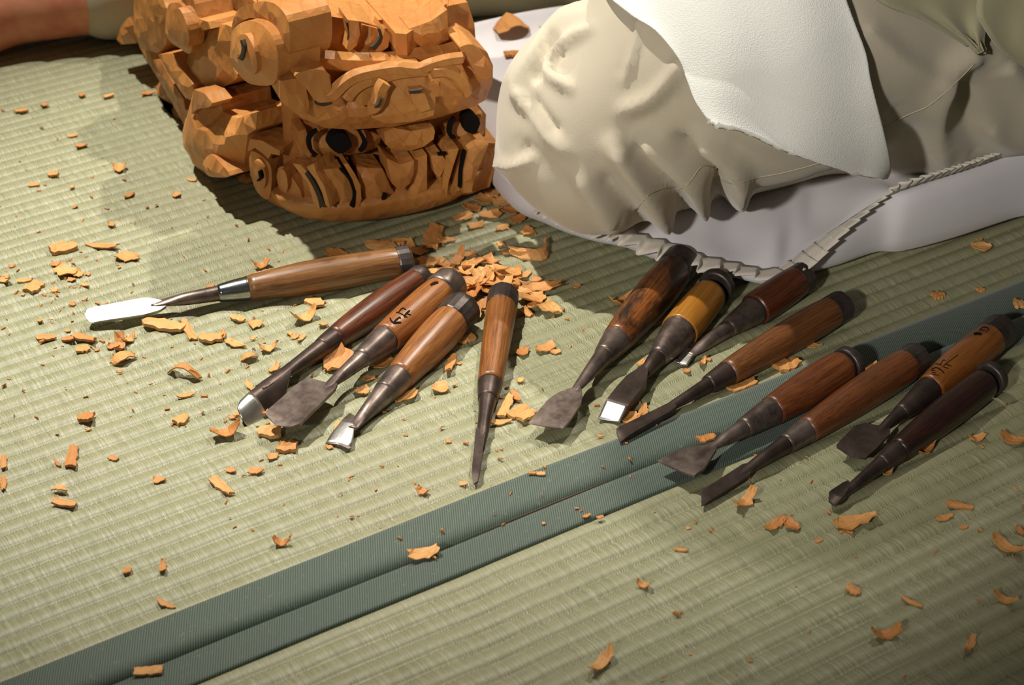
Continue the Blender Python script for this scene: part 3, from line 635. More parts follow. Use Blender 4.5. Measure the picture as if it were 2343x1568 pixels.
def skin_sdf(P):
    d = sd_cone(P, LEGB+(LEGA-LEGB)*0.13, LEGC, 0.044, 0.040); d = smin(d, sd_cone(P, LEGC, LEGD, 0.040, 0.034), 0.02)
    d = smin(d, sd_ell(P, LEGC+np.array([-.03, -.01, -.008]), (.05, .036, .036)), 0.03)
    foot = sd_cone(P, LEGD, LEGD+np.array([-.14, .03, -.015]), 0.036, 0.024); d = smin(d, foot, 0.03)
    for i in range(5): d = smin(d, sd_cone(P, LEGD+np.array([-.13, .0+.018*i, -.015]), LEGD+np.array([-.185+.006*i, .0+.02*i, -.018]), 0.012, 0.009), 0.008)
    return d
V, F_ = surface_nets(skin_sdf, (-1.0, 1.74, -0.01), (-0.3, 2.12, 0.16), 0.006)
mesh_obj('body', V, F_, SKIN, person, True, PERF)
# jacket: torso above the frame plus its hem over the thigh
NECK = np.array([0.56, 1.76, 0.74])
def jacket_sdf(P):
    d = sd_cone(P, HIP+np.array([-.02, .02, .04]), NECK, 0.155, 0.150); d = smin(d, sd_cone(P, NECK+np.array([-.02, .17, -.03]), NECK+np.array([.03, -.16, -.03]), 0.075, 0.075), 0.06)
    for s, el, wr in ((-1, np.array([0.34, 1.92, 0.50]), np.array([0.12, 1.90, 0.42])), (1, np.array([0.62, 1.58, 0.50]), np.array([0.42, 1.62, 0.46]))):
        d = smin(d, sd_cone(P, NECK+np.array([.02*s, -.16*s, -.05]), el, 0.07, 0.058), 0.04); d = smin(d, sd_cone(P, el, wr, 0.058, 0.048), 0.02)
        return d+0.003*np.sin(P[:, 0]*55+P[:, 1]*20)*np.sin(P[:, 2]*33)
V, F_ = surface_nets(jacket_sdf, (0.0, 1.40, 0.12), (0.98, 2.15, 0.88), 0.013)
mesh_obj('jacket', V, F_, JACKET, person, True, PERF)
def flap(name, A, Bc, off, mat):
    n, m = 26, 26; A = catmull(A, 8); Bc = catmull(Bc, 8); smp = lambda C, k: np.stack([np.interp(np.linspace(0, 1, k), np.linspace(0, 1, len(C)), C[:, i]) for i in (0, 1)], 1)
    A, Bc = smp(A, m), smp(Bc, m); uv = np.array([[A[j]*(1-i/(n-1))+Bc[j]*i/(n-1) for i in range(n)] for j in range(m)]).reshape(-1, 2)
    of = np.array([[off+0.004*math.sin(i*0.55+j*0.2)*(j/m) for i in range(n)] for j in range(m)]).reshape(-1)
    P = trace(lambda Q: base_sdf(Q)-of, uv, 0); F_ = [(j*n+i, (j+1)*n+i, (j+1)*n+i+1, j*n+i+1) for j in range(m-1) for i in range(n-1)]
    o = mesh_obj(name, P, F_, mat, person, True, PERF); so = o.modifiers.new('th', 'SOLIDIFY'); so.thickness = 0.003; so.offset = -1; return o
flap('jacket_hem', [(1935, -80), (2015, 2), (2108, 38), (2190, 84), (2240, 120)], [(2330, -80), (2296, 0), (2266, 50), (2254, 92), (2247, 122)], 0.016, JACKET)
flap('jacket_side', [(2252, -80), (2240, 20), (2256, 62), (2300, 120), (2400, 190)], [(2520, -80), (2520, 0), (2520, 60), (2520, 120), (2520, 196)], 0.022, JACKET)
hd = lambda P: smin(smin(sd_ell(P, NECK+np.array([-.11, .0, .26]), (.098, .078, .118)), sd_cone(P, NECK, NECK+np.array([-.07, .0, .18]), .06, .055), .03), sd_cone(P, NECK+np.array([-.20, .0, .26]), NECK+np.array([-.22, .0, .235]), .012, .015), .015)
V, F_ = surface_nets(hd, NECK+np.array([-.28, -.15, -.1]), NECK+np.array([.12, .15, .42]), 0.010)
mesh_obj('head', V, F_, SKIN, person, True, PERF)
for px in ([(1455, 482), (1478, 452), (1495, 440), (1525, 430), (1560, 430), (1582, 412), (1600, 386), (1616, 379), (1636, 388), (1660, 415), (1690, 421), (1722, 409), (1800, 394), (1880, 372)], [(2020, 292), (2080, 262), (2127, 241), (2180, 196), (2229, 147)]):
    pts = cast(catmull(px, 4), 0.0004); v, f_ = tube(pts, 0.0005, 5); mesh_obj('seam_stitching', v, f_, SEAM, person, True, PERF)

# ------------------------------------------------------------------ towel over the thigh
def towel_mesh():
    L = catmull([(1340, -190), (1372, -40), (1440, 30), (1500, 70), (1550, 130), (1568, 170), (1590, 230), (1622, 272)], 8); Rr = catmull([(1880, -190), (1922, -40), (1950, 40), (1980, 120), (1992, 185), (2018, 290), (2036, 375), (2028, 408)], 8)
    T_ = catmull([(1340, -190), (1600, -190), (1880, -190)], 8); B_ = catmull([(1622, 272), (1640, 284), (1700, 298), (1780, 333), (1850, 364), (1930, 390), (1990, 404), (2028, 408)], 8)
    n, m = 60, 66
    smp = lambda C, k: np.stack([np.interp(np.linspace(0, 1, k), np.linspace(0, 1, len(C)), C[:, i]) for i in (0, 1)], 1)
    L, Rr, T_, B_ = smp(L, m), smp(Rr, m), smp(T_, n), smp(B_, n); uv = np.zeros((m, n, 2)); off = np.zeros((m, n))
    for j in range(m):
        t = j/(m-1)
        for i in range(n):
            s = i/(n-1)
            c = (1-s)*L[j]+s*Rr[j]+(1-t)*T_[i]+t*B_[i]-((1-s)*(1-t)*L[0]+s*(1-t)*Rr[0]+(1-s)*t*L[-1]+s*t*Rr[-1])
            uv[j, i] = c+(rng.normal(size=2)*0.7 if j == m-1 else 0)
            off[j, i] = 0.010+0.012*max(0, t-0.7)/0.3+0.0015*math.sin(s*17+t*5)+0.003*math.sin(s*6.0+1)*t
    def fn(P): return base_sdf(P)
    P = trace(fn, uv.reshape(-1, 2), 0); d = np.stack([ray(u, v) for u, v in uv.reshape(-1, 2)]); d /= np.linalg.norm(d, axis=1)[:, None]
    P = trace(lambda Q: base_sdf(Q)-off.reshape(-1), uv.reshape(-1, 2), 0)
    F_ = [(j*n+i, (j+1)*n+i, (j+1)*n+i+1, j*n+i+1) for j in range(m-1) for i in range(n-1)]
    Mx = trans((0.3, 1.75, 0.22)); o = mesh_obj('hand_towel', P, F_, TOWEL, None, True, Mx)
    so = o.modifiers.new('th', 'SOLIDIFY'); so.thickness = 0.006; so.offset = -0.5
    tag(o, 'white terry towel draped over the thigh of the kneeling person', 'towel'); return o
towel_mesh()

# ------------------------------------------------------------------ chisels
def lathe(stations, seg=28, facet=0, squash=1.0):
    V = []; F_ = []
    for (x, r) in stations:
        for k in range(seg):
            a = 2*math.pi*k/seg; rr = r*(1+(0.012*facet if (k % 2) else -0.012*facet)); V.append((x, rr*math.cos(a), rr*math.sin(a)*squash))
    for i in range(len(stations)-1):
        for k in range(seg): F_.append((i*seg+k, (i+1)*seg+k, (i+1)*seg+(k+1) % seg, i*seg+(k+1) % seg))
    F_.append(tuple(range(seg))); F_.append(tuple((len(stations)-1)*seg+k for k in range(seg))[::-1]); return V, F_
def smooth_profile(pts, n=24):
    p = np.asarray(pts, float); xs = np.linspace(p[0, 0], p[-1, 0], n); c = catmull(p, 10); return [(x, float(np.interp(x, c[:, 0], c[:, 1]))) for x in xs]
def chisel(label, butt, tip, zt, handle, ferrule, neck, blade, hoop_w, hmat, fmat, bmat, thick=0.003, curve=0.0, roll=0.0, hoop_style='facet', polish=None, bz=0.0, hoop_mat=None, zb_extra=0.0, blade_mat2=None, collar=None):
    """handle/ferrule/neck: lists of (u, v, width_px) on the axis; blade: outline in photo pixels, mapped onto the blade's own plane"""
    rb = hoop_w/2/ppm(G(*butt, 0.015)); B = G(*butt, rb+zb_extra); T = G(*tip, zt)
    ax = (T-B); L = np.linalg.norm(ax); X = ax/L; Y = np.cross(ZV, X); Y /= np.linalg.norm(Y); Z = np.cross(X, Y)
    M = np.eye(4); M[:3, 0] = X; M[:3, 1] = Y; M[:3, 2] = Z; M[:3, 3] = B
    def st(u, v):   # axis parameter nearest the pixel ray
        d = ray(u, v); d = d/np.linalg.norm(d); w = B-CAM; b = X @ d; return ((b*(d @ w))-(X @ w))/(1-b*b)
    def prof(L_, k0, k1): return [(st(u, v), w*(k0+(k1-k0)*i/(len(L_)-1))/2/ppm(B+X*st(u, v))) for i, (u, v, w) in enumerate(L_)]
    root = empty('chisel', M, label, 'chisel', 'carving chisels laid out on the tatami')
    hp = prof(handle, 1.02, 1.19); v, f_ = lathe([(hp[0][0]-0.004, hp[0][1]*0.93)]+smooth_profile(hp), 32); mesh_obj('handle', v, f_, hmat, root, True)
    # hoop at the butt
    h0 = -0.0015; h1 = max(hp[0][0]+0.001, 0.009); r = rb
    if hoop_style == 'facet': v, f_ = lathe([(h0, r*0.80), (h0, r*0.955), (h0+0.0012, r), (h1-0.0012, r*1.0), (h1, r*0.965), (h1, hp[0][1]*0.9)], 18, 1)
    elif hoop_style == 'thin': h0 = -0.001; h1 = 0.0065; v, f_ = lathe([(h0, r*0.80), (h0, r*0.97), (h0+0.001, r), (h1-.001, r), (h1, r*0.97), (h1, hp[0][1]*0.85)], 40, 0)
    else: v, f_ = lathe([(h0, r*0.80), (h0, r*0.90), (h0+0.003, r*0.99), (h1-0.004, r*1.0), (h1-.001, r*0.96), (h1, hp[0][1]*0.9)], 40, 0)
    mesh_obj('hoop', v, f_, hoop_mat or IRON, root, hoop_style != 'facet')
    v, f_ = lathe([(-0.0035, r*0.35), (-0.0030, r*0.70), (-0.0005, r*0.86), (0.004, r*0.84)], 24); mesh_obj('struck_end', v, f_, BUTT, root, True)
    fp = prof(ferrule, 1.19, 1.22); v, f_ = lathe([(fp[0][0]-0.0012, fp[0][1]*0.9)]+smooth_profile(fp, 12)+[(fp[-1][0]+0.0006, fp[-1][1]*0.8)], 32); mesh_obj('ferrule', v, f_, fmat, root, True)
    if collar:
        cp = st(*collar[:2]); cr = collar[2]/2/ppm(B+X*cp); v, f_ = lathe([(cp-.003, cr*.85), (cp-.0022, cr), (cp+.0022, cr*.99), (cp+.003, cr*.85)], 32); mesh_obj('collar', v, f_, collar[3], root, True)
    npf = prof(neck, 1.18, 1.35); sp_ = [(npf[0][0]-0.004, npf[0][1])]+smooth_profile(npf, 16); v, f_ = lathe(sp_, 24); v = np.array(v); xa, xb = npf[-3][0], npf[-1][0]
    k_ = np.clip((v[:, 0]-xa)/(xb-xa), 0, 1); k_ = k_*k_*(3-2*k_); rr_ = np.interp(v[:, 0], [q[0] for q in sp_], [q[1] for q in sp_]); hz = rr_*(1-k_)+min(thick*0.42, 0.0030)*k_
    v[:, 2] = v[:, 2]/rr_*hz+bz*k_; mesh_obj('neck', v, f_, bmat, root, True)
    # blade on a plane through the axis, rolled about it
    Yb = Y*math.cos(roll)+Z*math.sin(roll); Zb = np.cross(X, Yb); P0 = B+X*0+Zb*bz
    pts = np.array([on_plane(u, v, P0, Zb) for u, v in blade]); xy = np.stack([(pts-B) @ X, (pts-B) @ Yb], 1)
    n = len(xy); xs = np.linspace(xy[:, 0].min(), xy[:, 0].max(), 26); ny = 9; grid = []
    def span(x):
        ys = []
        for i in range(n):
            a, b = xy[i], xy[(i+1) % n]
            if (a[0]-x)*(b[0]-x) <= 0 and abs(a[0]-b[0]) > 1e-9: ys.append(a[1]+(b[1]-a[1])*(x-a[0])/(b[0]-a[0]))
        return (min(ys), max(ys)) if ys else (0, 0)
    eps = (xs[-1]-xs[0])*0.004; V = []; x_end = xs[-1]
    loc = lambda x, y, z: (X*x+Yb*y+Zb*z)
    xbev = st(*polish) if polish else None
    def ztop(x):
        if xbev is None: return thick/2*min(1.0, (x_end-x)/0.010+0.10)
        return thick/2 if x < xbev else thick/2-(thick-0.0005)*(x-xbev)/(x_end-xbev)
    def zbot(x): return -thick/2 if xbev is not None else -thick/2*min(1.0, (x_end-x)/0.010+0.10)
    for side in (1, -1):
        for x in xs:
            lo, hi = span(min(max(x, xs[0]+eps), xs[-1]-eps)); hw = (hi-lo)/2+1e-9
            for j in range(ny):
                t = -1+2*j/(ny-1); y = (lo+hi)/2+hw*t; zc = curve*((y/0.012)**2)
                zz = zc+bz+(ztop(x) if side > 0 else zbot(x))
                V.append(loc(x, y, zz))
    V = np.array(V); V = np.stack([V @ X, V @ Y, V @ Z], 1); nx = len(xs); o_ = nx*ny; F_ = []
    for i in range(nx-1):
        for j in range(ny-1):
            F_.append((i*ny+j, (i+1)*ny+j, (i+1)*ny+j+1, i*ny+j+1)); F_.append((o_+i*ny+j, o_+i*ny+j+1, o_+(i+1)*ny+j+1, o_+(i+1)*ny+j))
    for i in range(nx-1):
        F_.append((i*ny, o_+i*ny, o_+(i+1)*ny, (i+1)*ny)); F_.append((i*ny+ny-1, (i+1)*ny+ny-1, o_+(i+1)*ny+ny-1, o_+i*ny+ny-1))
    for j in range(ny-1):
        F_.append((j, j+1, o_+j+1, o_+j)); e = (nx-1)*ny; F_.append((e+j, o_+e+j, o_+e+j+1, e+j+1))
    bo = mesh_obj('blade', V, F_, blade_mat2 or bmat, root, False); bm_fix(bo)
    md = bo.modifiers.new('es', 'EDGE_SPLIT'); md.split_angle = math.radians(40)
    bo.data.polygons.foreach_set('use_smooth', [True]*len(bo.data.polygons))
    if polish:   # ground bevel at the tip: px distance from the tip
        x0 = st(*polish); sel = [i for i in range(nx) if xs[i] >= x0]
        if len(sel) > 1:
            Vb = []; Fb = []
            xs2 = np.linspace(x0, x_end-0.0002, 8)
            for x in xs2:
                lo, hi = span(min(x, xs[-1]-eps)); hw = (hi-lo)/2
                for j in range(ny):
                    t = -1+2*j/(ny-1); y = (lo+hi)/2+hw*t*0.99; Vb.append(loc(x, y, curve*((y/0.012)**2)+bz+ztop(x)+0.0003))
            for x in xs2:
                lo, hi = span(min(x, xs[-1]-eps)); hw = (hi-lo)/2
                for j in range(ny):
                    t = -1+2*j/(ny-1); y = (lo+hi)/2+hw*t*0.99; Vb.append(loc(x, y, curve*((y/0.012)**2)+bz+(ztop(x)+zbot(x))/2))
            Vb = np.array(Vb); Vb = np.stack([Vb @ X, Vb @ Y, Vb @ Z], 1); q = 8*ny
            for i in range(7):
                for j in range(ny-1): Fb.append((i*ny+j, (i+1)*ny+j, (i+1)*ny+j+1, i*ny+j+1)); Fb.append((q+i*ny+j, q+i*ny+j+1, q+(i+1)*ny+j+1, q+(i+1)*ny+j))
                Fb.append((i*ny, q+i*ny, q+(i+1)*ny, (i+1)*ny)); Fb.append((i*ny+ny-1, (i+1)*ny+ny-1, q+(i+1)*ny+ny-1, q+i*ny+ny-1))
            for j in range(ny-1): Fb.append((j, j+1, q+j+1, q+j)); Fb.append((7*ny+j, q+7*ny+j, q+7*ny+j+1, 7*ny+j+1))
            po_ = mesh_obj('ground_edge', Vb, Fb, BRIGHT, bo, True); bm_fix(po_)
            tag(po_, 'bright freshly ground cutting edge')
    root['_st'] = 0; del root['_st']
    return root, M, st, hp
def brand(root, M, hp, strokes, mat=INK):
    """burnt or inked strokes on the handle: photo-pixel polylines dropped onto the handle surface"""
    X, Y, Z, B = M[:3, 0], M[:3, 1], M[:3, 2], M[:3, 3]
    xs = [p[0] for p in hp]; rs = [p[1] for p in hp]
    def hit(u, v):
        d = ray(u, v); t = 1.2
        for _ in range(60):
            q = CAM+d*t-B; x = q @ X; rr = math.hypot(q @ Y, q @ Z); r = float(np.interp(x, xs, rs))+0.00035; t = min(max(t+np.clip((rr-r)*0.7, -.05, .05), 0.9), 2.4)
        q = CAM+d*min(max(t, 0.9), 2.4)-B; return np.array([q @ X, q @ Y, q @ Z])
    for px, w in strokes:
        c = catmull(px, 5) if len(px) > 2 else np.linspace(px[0], px[1], 5); T = np.gradient(c, axis=0); V = []; k = len(c)
        for i, (q, t) in enumerate(zip(c, T)):
            m = np.array([-t[1], t[0]])/(np.linalg.norm(t)+1e-9)*w*0.36*(0.6+0.4*math.sin(math.pi*(i+.6)/k)); V += [hit(*(q+m)), hit(*q), hit(*(q-m))]
        V = np.array(V); n0 = len(V); low = V.copy(); rad = np.hypot(low[:, 1], low[:, 2])[:, None]; low[:, 1:] *= (1-0.0006/rad); V = np.concatenate([V, low])
        F_ = [(3*i+a, 3*i+a+1, 3*i+a+4, 3*i+a+3) for i in range(k-1) for a in (0, 1)]+[(n0+3*i+a, n0+3*i+a+3, n0+3*i+a+4, n0+3*i+a+1) for i in range(k-1) for a in (0, 1)]
        F_ += [(3*i, 3*i+3, n0+3*i+3, n0+3*i) for i in range(k-1)]+[(3*i+2, n0+3*i+2, n0+3*i+5, 3*i+5) for i in range(k-1)]+[(0, n0, n0+1, 1), (1, n0+1, n0+2, 2), (3*k-3, 3*k-2, n0+3*k-2, n0+3*k-3), (3*k-2, 3*k-1, n0+3*k-1, n0+3*k-2)]
        mesh_obj('maker_mark', V, F_, mat, root, False)

H_PALE = mat_handle('handle_pale_oak', srgb(96, 61, 34), srgb(142, 99, 56), 0.36, 0.25)
H_RED = mat_handle('handle_red_oak', srgb(55, 22, 10), srgb(113, 56, 24), 0.40, 0.8)
H_ORANGE = mat_handle('handle_orange_oak', srgb(116, 65, 24), srgb(159, 99, 43), 0.42, 0.5)
H_ORANGE2 = mat_handle('handle_worn_oak', srgb(115, 67, 29), srgb(158, 103, 51), 0.38, 0.3)
H_OAK = mat_handle('handle_oak', srgb(103, 58, 22), srgb(151, 94, 41), 0.42, 0.7)
H_MOTTLE = mat_handle('handle_mottled', srgb(82, 39, 15), srgb(147, 86, 32), 0.40, 0.3, 0.96)
H_YELLOW = mat_handle('handle_boxwood', srgb(151, 96, 25), srgb(170, 116, 39), 0.35, 0.1)
H_DRED = mat_handle('handle_dark_red', srgb(63, 27, 12), srgb(106, 53, 25), 0.40, 0.9)
H_BROWN = mat_handle('handle_brown_oak', srgb(82, 46, 20), srgb(125, 77, 37), 0.42, 0.7)
H_BROWN2 = mat_handle('handle_walnut', srgb(79, 39, 17), srgb(122, 68, 32), 0.38, 0.6)
H_BROWN3 = mat_handle('handle_chestnut', srgb(79, 41, 18), srgb(115, 65, 30), 0.42, 0.8)
H_GOLD = mat_handle('handle_amber', srgb(110, 61, 20), srgb(137, 82, 30), 0.36, 0.15)
H_BLACK = mat_handle('handle_blackened', srgb(25, 12, 10), srgb(56, 25, 17), 0.34, 0.3)

chisel('long gouge with pale oiled handle and a gleaming straight blade, lying apart on the left', (934, 597), (198, 723), 0.010,
       [(912, 606, 66), (880, 613, 69), (730, 642, 72), (640, 656, 62), (569, 667, 49)], [(571, 667, 48), (535, 673, 42), (501, 679, 33)], [(503, 679, 31), (435, 690, 25), (372, 697, 21), (345, 700, 15)],
       [(378, 692), (352, 686), (330, 684), (198, 709), (195, 722), (203, 737), (215, 739), (330, 722), (366, 712), (380, 702)], 75, H_PALE, CHROME, DARKSTEEL, 0.0035, 0.0, -0.38, 'facet', None, 0.0, None, 0, BRIGHT)
chisel('narrow round gouge with dark red-brown handle, nearest the long gouge', (966, 631), (545, 934), 0.008,
       [(950, 644, 56), (900, 680, 62), (860, 709, 63), (800, 754, 55), (766, 779, 46)], [(768, 778, 46), (750, 792, 42), (738, 800, 37)], [(740, 799, 37), (700, 832, 31), (655, 868, 25), (600, 906, 19)],
       [(541, 936), (547, 920), (560, 908), (600, 876), (645, 838), (668, 846), (655, 872), (640, 896), (600, 930), (575, 944), (556, 944)], 58, H_RED, BLACKSTEEL, BLACKSTEEL, 0.003, -0.010, 0.0, 'round', (578, 916), 0.004)
r3 = chisel('chisel with a wide flat dark blade and two inked characters on its orange handle', (1033, 650), (650, 968), 0.016,
       [(1006, 673, 80), (980, 693, 80), (945, 722, 74), (905, 755, 66), (881, 774, 60)], [(881, 774, 58), (855, 796, 50), (826, 822, 37)], [(828, 820, 36), (790, 856, 26), (758, 882, 20), (735, 900, 15)],
       [(772, 882), (758, 881), (740, 877), (709, 871), (690, 878), (606, 951), (631, 973), (658, 980), (686, 975), (768, 893), (770, 886)], 88, H_ORANGE, DARKSTEEL, DARKSTEEL, 0.003, 0.0006, 0.0, 'round', None, 0.0, DARKSTEEL, 0.001)
brand(r3[0], r3[1], r3[3], [([(912, 714), (921, 705), (929, 709)], 4), ([(906, 714), (914, 716), (922, 720), (930, 724)], 3), ([(924, 724), (931, 716), (938, 710)], 6), ([(930, 717), (941, 721)], 3), ([(925, 725), (933, 725)], 3),
       ([(892, 727), (897, 736), (908, 740)], 5), ([(902, 736), (908, 731), (915, 725)], 6), ([(900, 740), (910, 738), (918, 738)], 6), ([(915, 725), (917, 729)], 4), ([(985, 652), (994, 648), (1003, 646)], 9)])
chisel('stout chisel with flared bright tip and a pale worn band under its hoop', (1060, 706), (774, 1014), 0.004,
       [(1033, 735, 82), (1010, 758, 84), (970, 798, 78), (930, 834, 66), (905, 855, 58)], [(906, 854, 57), (885, 876, 52), (870, 892, 46)], [(872, 890, 46), (840, 922, 33), (810, 955, 24), (796, 975, 20)],
       [(786, 955), (800, 944), (815, 957), (809, 998), (803, 1020), (793, 1023), (770, 1012), (744, 1009), (754, 992)], 88, H_ORANGE2, DARKSTEEL, DARKSTEEL, 0.003, -0.002, 0.0, 'facet', (803, 956))
chisel('slim gouge lying almost end-on in the middle, pointing straight toward the viewer', (1152, 676), (1087, 1104), 0.004,
       [(1149, 703, 68), (1146, 730, 66), (1137, 790, 60), (1125, 840, 54), (1115, 878, 49)], [(1115, 878, 49), (1112, 896, 44), (1109, 914, 37)], [(1109, 913, 36), (1105, 950, 26), (1102, 985, 22), (1097, 1030, 15)],
       [(1089, 985), (1113, 985), (1108, 1015), (1101, 1060), (1093, 1104), (1083, 1108), (1080, 1075), (1085, 1030)], 72, H_OAK, BLACKSTEEL, BLACKSTEEL, 0.006, 0.0, 0.0, 'facet')
chisel('chisel with burnt mottled handle and a broad spade-shaped blade', (1562, 596), (1248, 976), 0.012,
       [(1540, 622, 82), (1515, 652, 86), (1480, 696, 82), (1440, 744, 70), (1411, 778, 59)], [(1412, 777, 58), (1398, 797, 50), (1385, 816, 40)], [(1386, 815, 38), (1360, 848, 29), (1330, 888, 19), (1310, 915, 14)],
       [(1330, 890), (1324, 886), (1309, 889), (1278, 901), (1255, 917), (1209, 970), (1287, 984), (1303, 968), (1329, 927), (1333, 908)], 86, H_MOTTLE, DARKSTEEL, DARKSTEEL, 0.0025, 0.0003, 0.0, 'round')
chisel('short chisel with smooth yellow handle, ragged hoop and a shiny square tip', (1643, 651), (1393, 955), 0.0055,
       [(1622, 678, 78), (1605, 700, 79), (1580, 730, 78), (1556, 760, 74)], [(1556, 760, 70), (1530, 790, 56), (1504, 818, 38)], [(1506, 816, 37), (1490, 834, 30), (1472, 855, 22), (1455, 875, 16)],
       [(1477, 838), (1456, 855), (1434, 869), (1414, 891), (1368, 949), (1418, 961), (1428, 950), (1478, 885), (1482, 864), (1483, 846)], 84, H_YELLOW, DARKSTEEL, BLACKSTEEL, 0.009, 0.0, 0.0, 'thin', (1406, 926))
chisel('dark red chisel half under the cushion frill, small bright blade crossing behind the yellow one', (1838, 634), (1556, 826), 0.004,
       [(1822, 645, 72), (1800, 660, 74), (1760, 688, 72), (1728, 710, 66)], [(1728, 710, 58), (1690, 736, 44), (1666, 752, 35)], [(1668, 751, 35), (1630, 776, 27), (1592, 800, 23), (1575, 812, 16)],
       [(1592, 782), (1568, 795), (1544, 826), (1571, 836), (1586, 815), (1600, 790)], 74, H_DRED, DARKSTEEL, DARKSTEEL, 0.003, -0.003, 0.0, 'facet', (1590, 801), 0, None, 0, None, (1727, 711, 68, BLACKSTEEL))
chisel('slender gouge with long brown handle, its tip resting at the edge of the cloth border', (1926, 700), (1413, 1003), 0.004,
       [(1900, 716, 72), (1870, 734, 73), (1800, 775, 71), (1710, 828, 60), (1664, 855, 50)], [(1665, 855, 49), (1640, 870, 42), (1621, 881, 35)], [(1620, 882, 30), (1580, 906, 23), (1545, 927, 20), (1500, 952, 14)],
       [(1545, 922), (1533, 926), (1410, 988), (1419, 1015), (1536, 948), (1548, 936)], 74, H_BROWN, BLACKSTEEL, BLACKSTEEL, 0.005, 0.003, 0.0, 'facet')
chisel('chisel with thick brown handle and a leaf-shaped grey blade lying across the cloth borders', (1945, 832), (1545, 1075), 0.014,
       [(1922, 848, 84), (1890, 868, 85), (1850, 892, 80), (1800, 922, 68), (1766, 942, 59)], [(1767, 942, 58), (1735, 961, 48), (1702, 981, 38)], [(1704, 980, 37), (1670, 1000, 28), (1635, 1022, 19), (1615, 1034, 14)],
       [(1642, 1014), (1632, 1014), (1620, 1020), (1565, 1031), (1503, 1057), (1588, 1093), (1610, 1077), (1627, 1050), (1640, 1030)], 86, H_BROWN2, DARKSTEEL, DARKSTEEL, 0.003, 0.0004, 0.0, 'thin')
chisel('slender chisel with dark brown handle and a narrow square-ended blade on the near mat', (2098, 820), (1607, 1142), 0.005,
       [(2070, 838, 78), (2040, 858, 79), (1960, 911, 74), (1890, 957, 62), (1845, 988, 51)], [(1846, 988, 50), (1820, 1006, 44), (1800, 1020, 38)], [(1800, 1020, 37), (1760, 1046, 28), (1715, 1074, 21), (1680, 1097, 14)],
       [(1722, 1062), (1700, 1064), (1688, 1072), (1605, 1126), (1605, 1160), (1696, 1103), (1716, 1088)], 78, H_BROWN3, DARKSTEEL, BLACKSTEEL, 0.003, 0.0, -0.15, 'facet')
r12 = chisel('amber-handled chisel with brushed characters and a broad dark rounded blade', (2290, 756), (1948, 1040), 0.010,
       [(2262, 777, 80), (2235, 799, 82), (2190, 838, 76), (2150, 868, 66), (2124, 888, 57)], [(2125, 888, 55), (2090, 918, 42), (2060, 944, 32)], [(2062, 942, 31), (2040, 960, 24), (2022, 978, 19), (2005, 992, 14)],
       [(2030, 974), (2018, 978), (2004, 976), (1979, 972), (1954, 981), (1911, 1024), (1943, 1044), (1979, 1053), (2005, 1030), (2036, 996), (2036, 984)], 82, H_GOLD, BLACKSTEEL, BLACKSTEEL, 0.0025, 0.0006, 0.0, 'facet')
brand(r12[0], r12[1], r12[3], [([(2151, 834), (2158, 824), (2164, 825)], 2), ([(2140, 832), (2147, 833), (2154, 835)], 2), ([(2156, 840), (2170, 828), (2192, 812)], 2), ([(2164, 833), (2178, 838)], 2), ([(2160, 840), (2170, 843)], 2),
       ([(2131, 845), (2142, 841), (2154, 847), (2161, 855)], 3), ([(2130, 847), (2140, 848)], 2), ([(2132, 852), (2142, 853)], 1.5), ([(2134, 857), (2148, 858)], 1.5), ([(2228, 764), (2238, 763), (2246, 765)], 8), ([(2240, 756), (2250, 748), (2262, 752), (2256, 760)], 2.5), ([(2244, 754), (2254, 756)], 2.5)])
chisel('blackened chisel with a long dark handle and a small spoon tip, nearest the right edge', (2272, 862), (1905, 1150), 0.006,
       [(2245, 882, 74), (2215, 904, 74), (2150, 950, 70), (2090, 995, 58), (2048, 1026, 48)], [(2049, 1026, 46), (2030, 1042, 40), (2012, 1056, 34)], [(2014, 1054, 33), (1980, 1082, 25), (1945, 1112, 19), (1925, 1130, 14)],
       [(1940, 1108), (1928, 1114), (1896, 1136), (1896, 1148), (1911, 1161), (1933, 1140), (1946, 1118)], 80, H_BLACK, BLACKSTEEL, BLACKSTEEL, 0.006, 0.006, 0.0, 'thin')

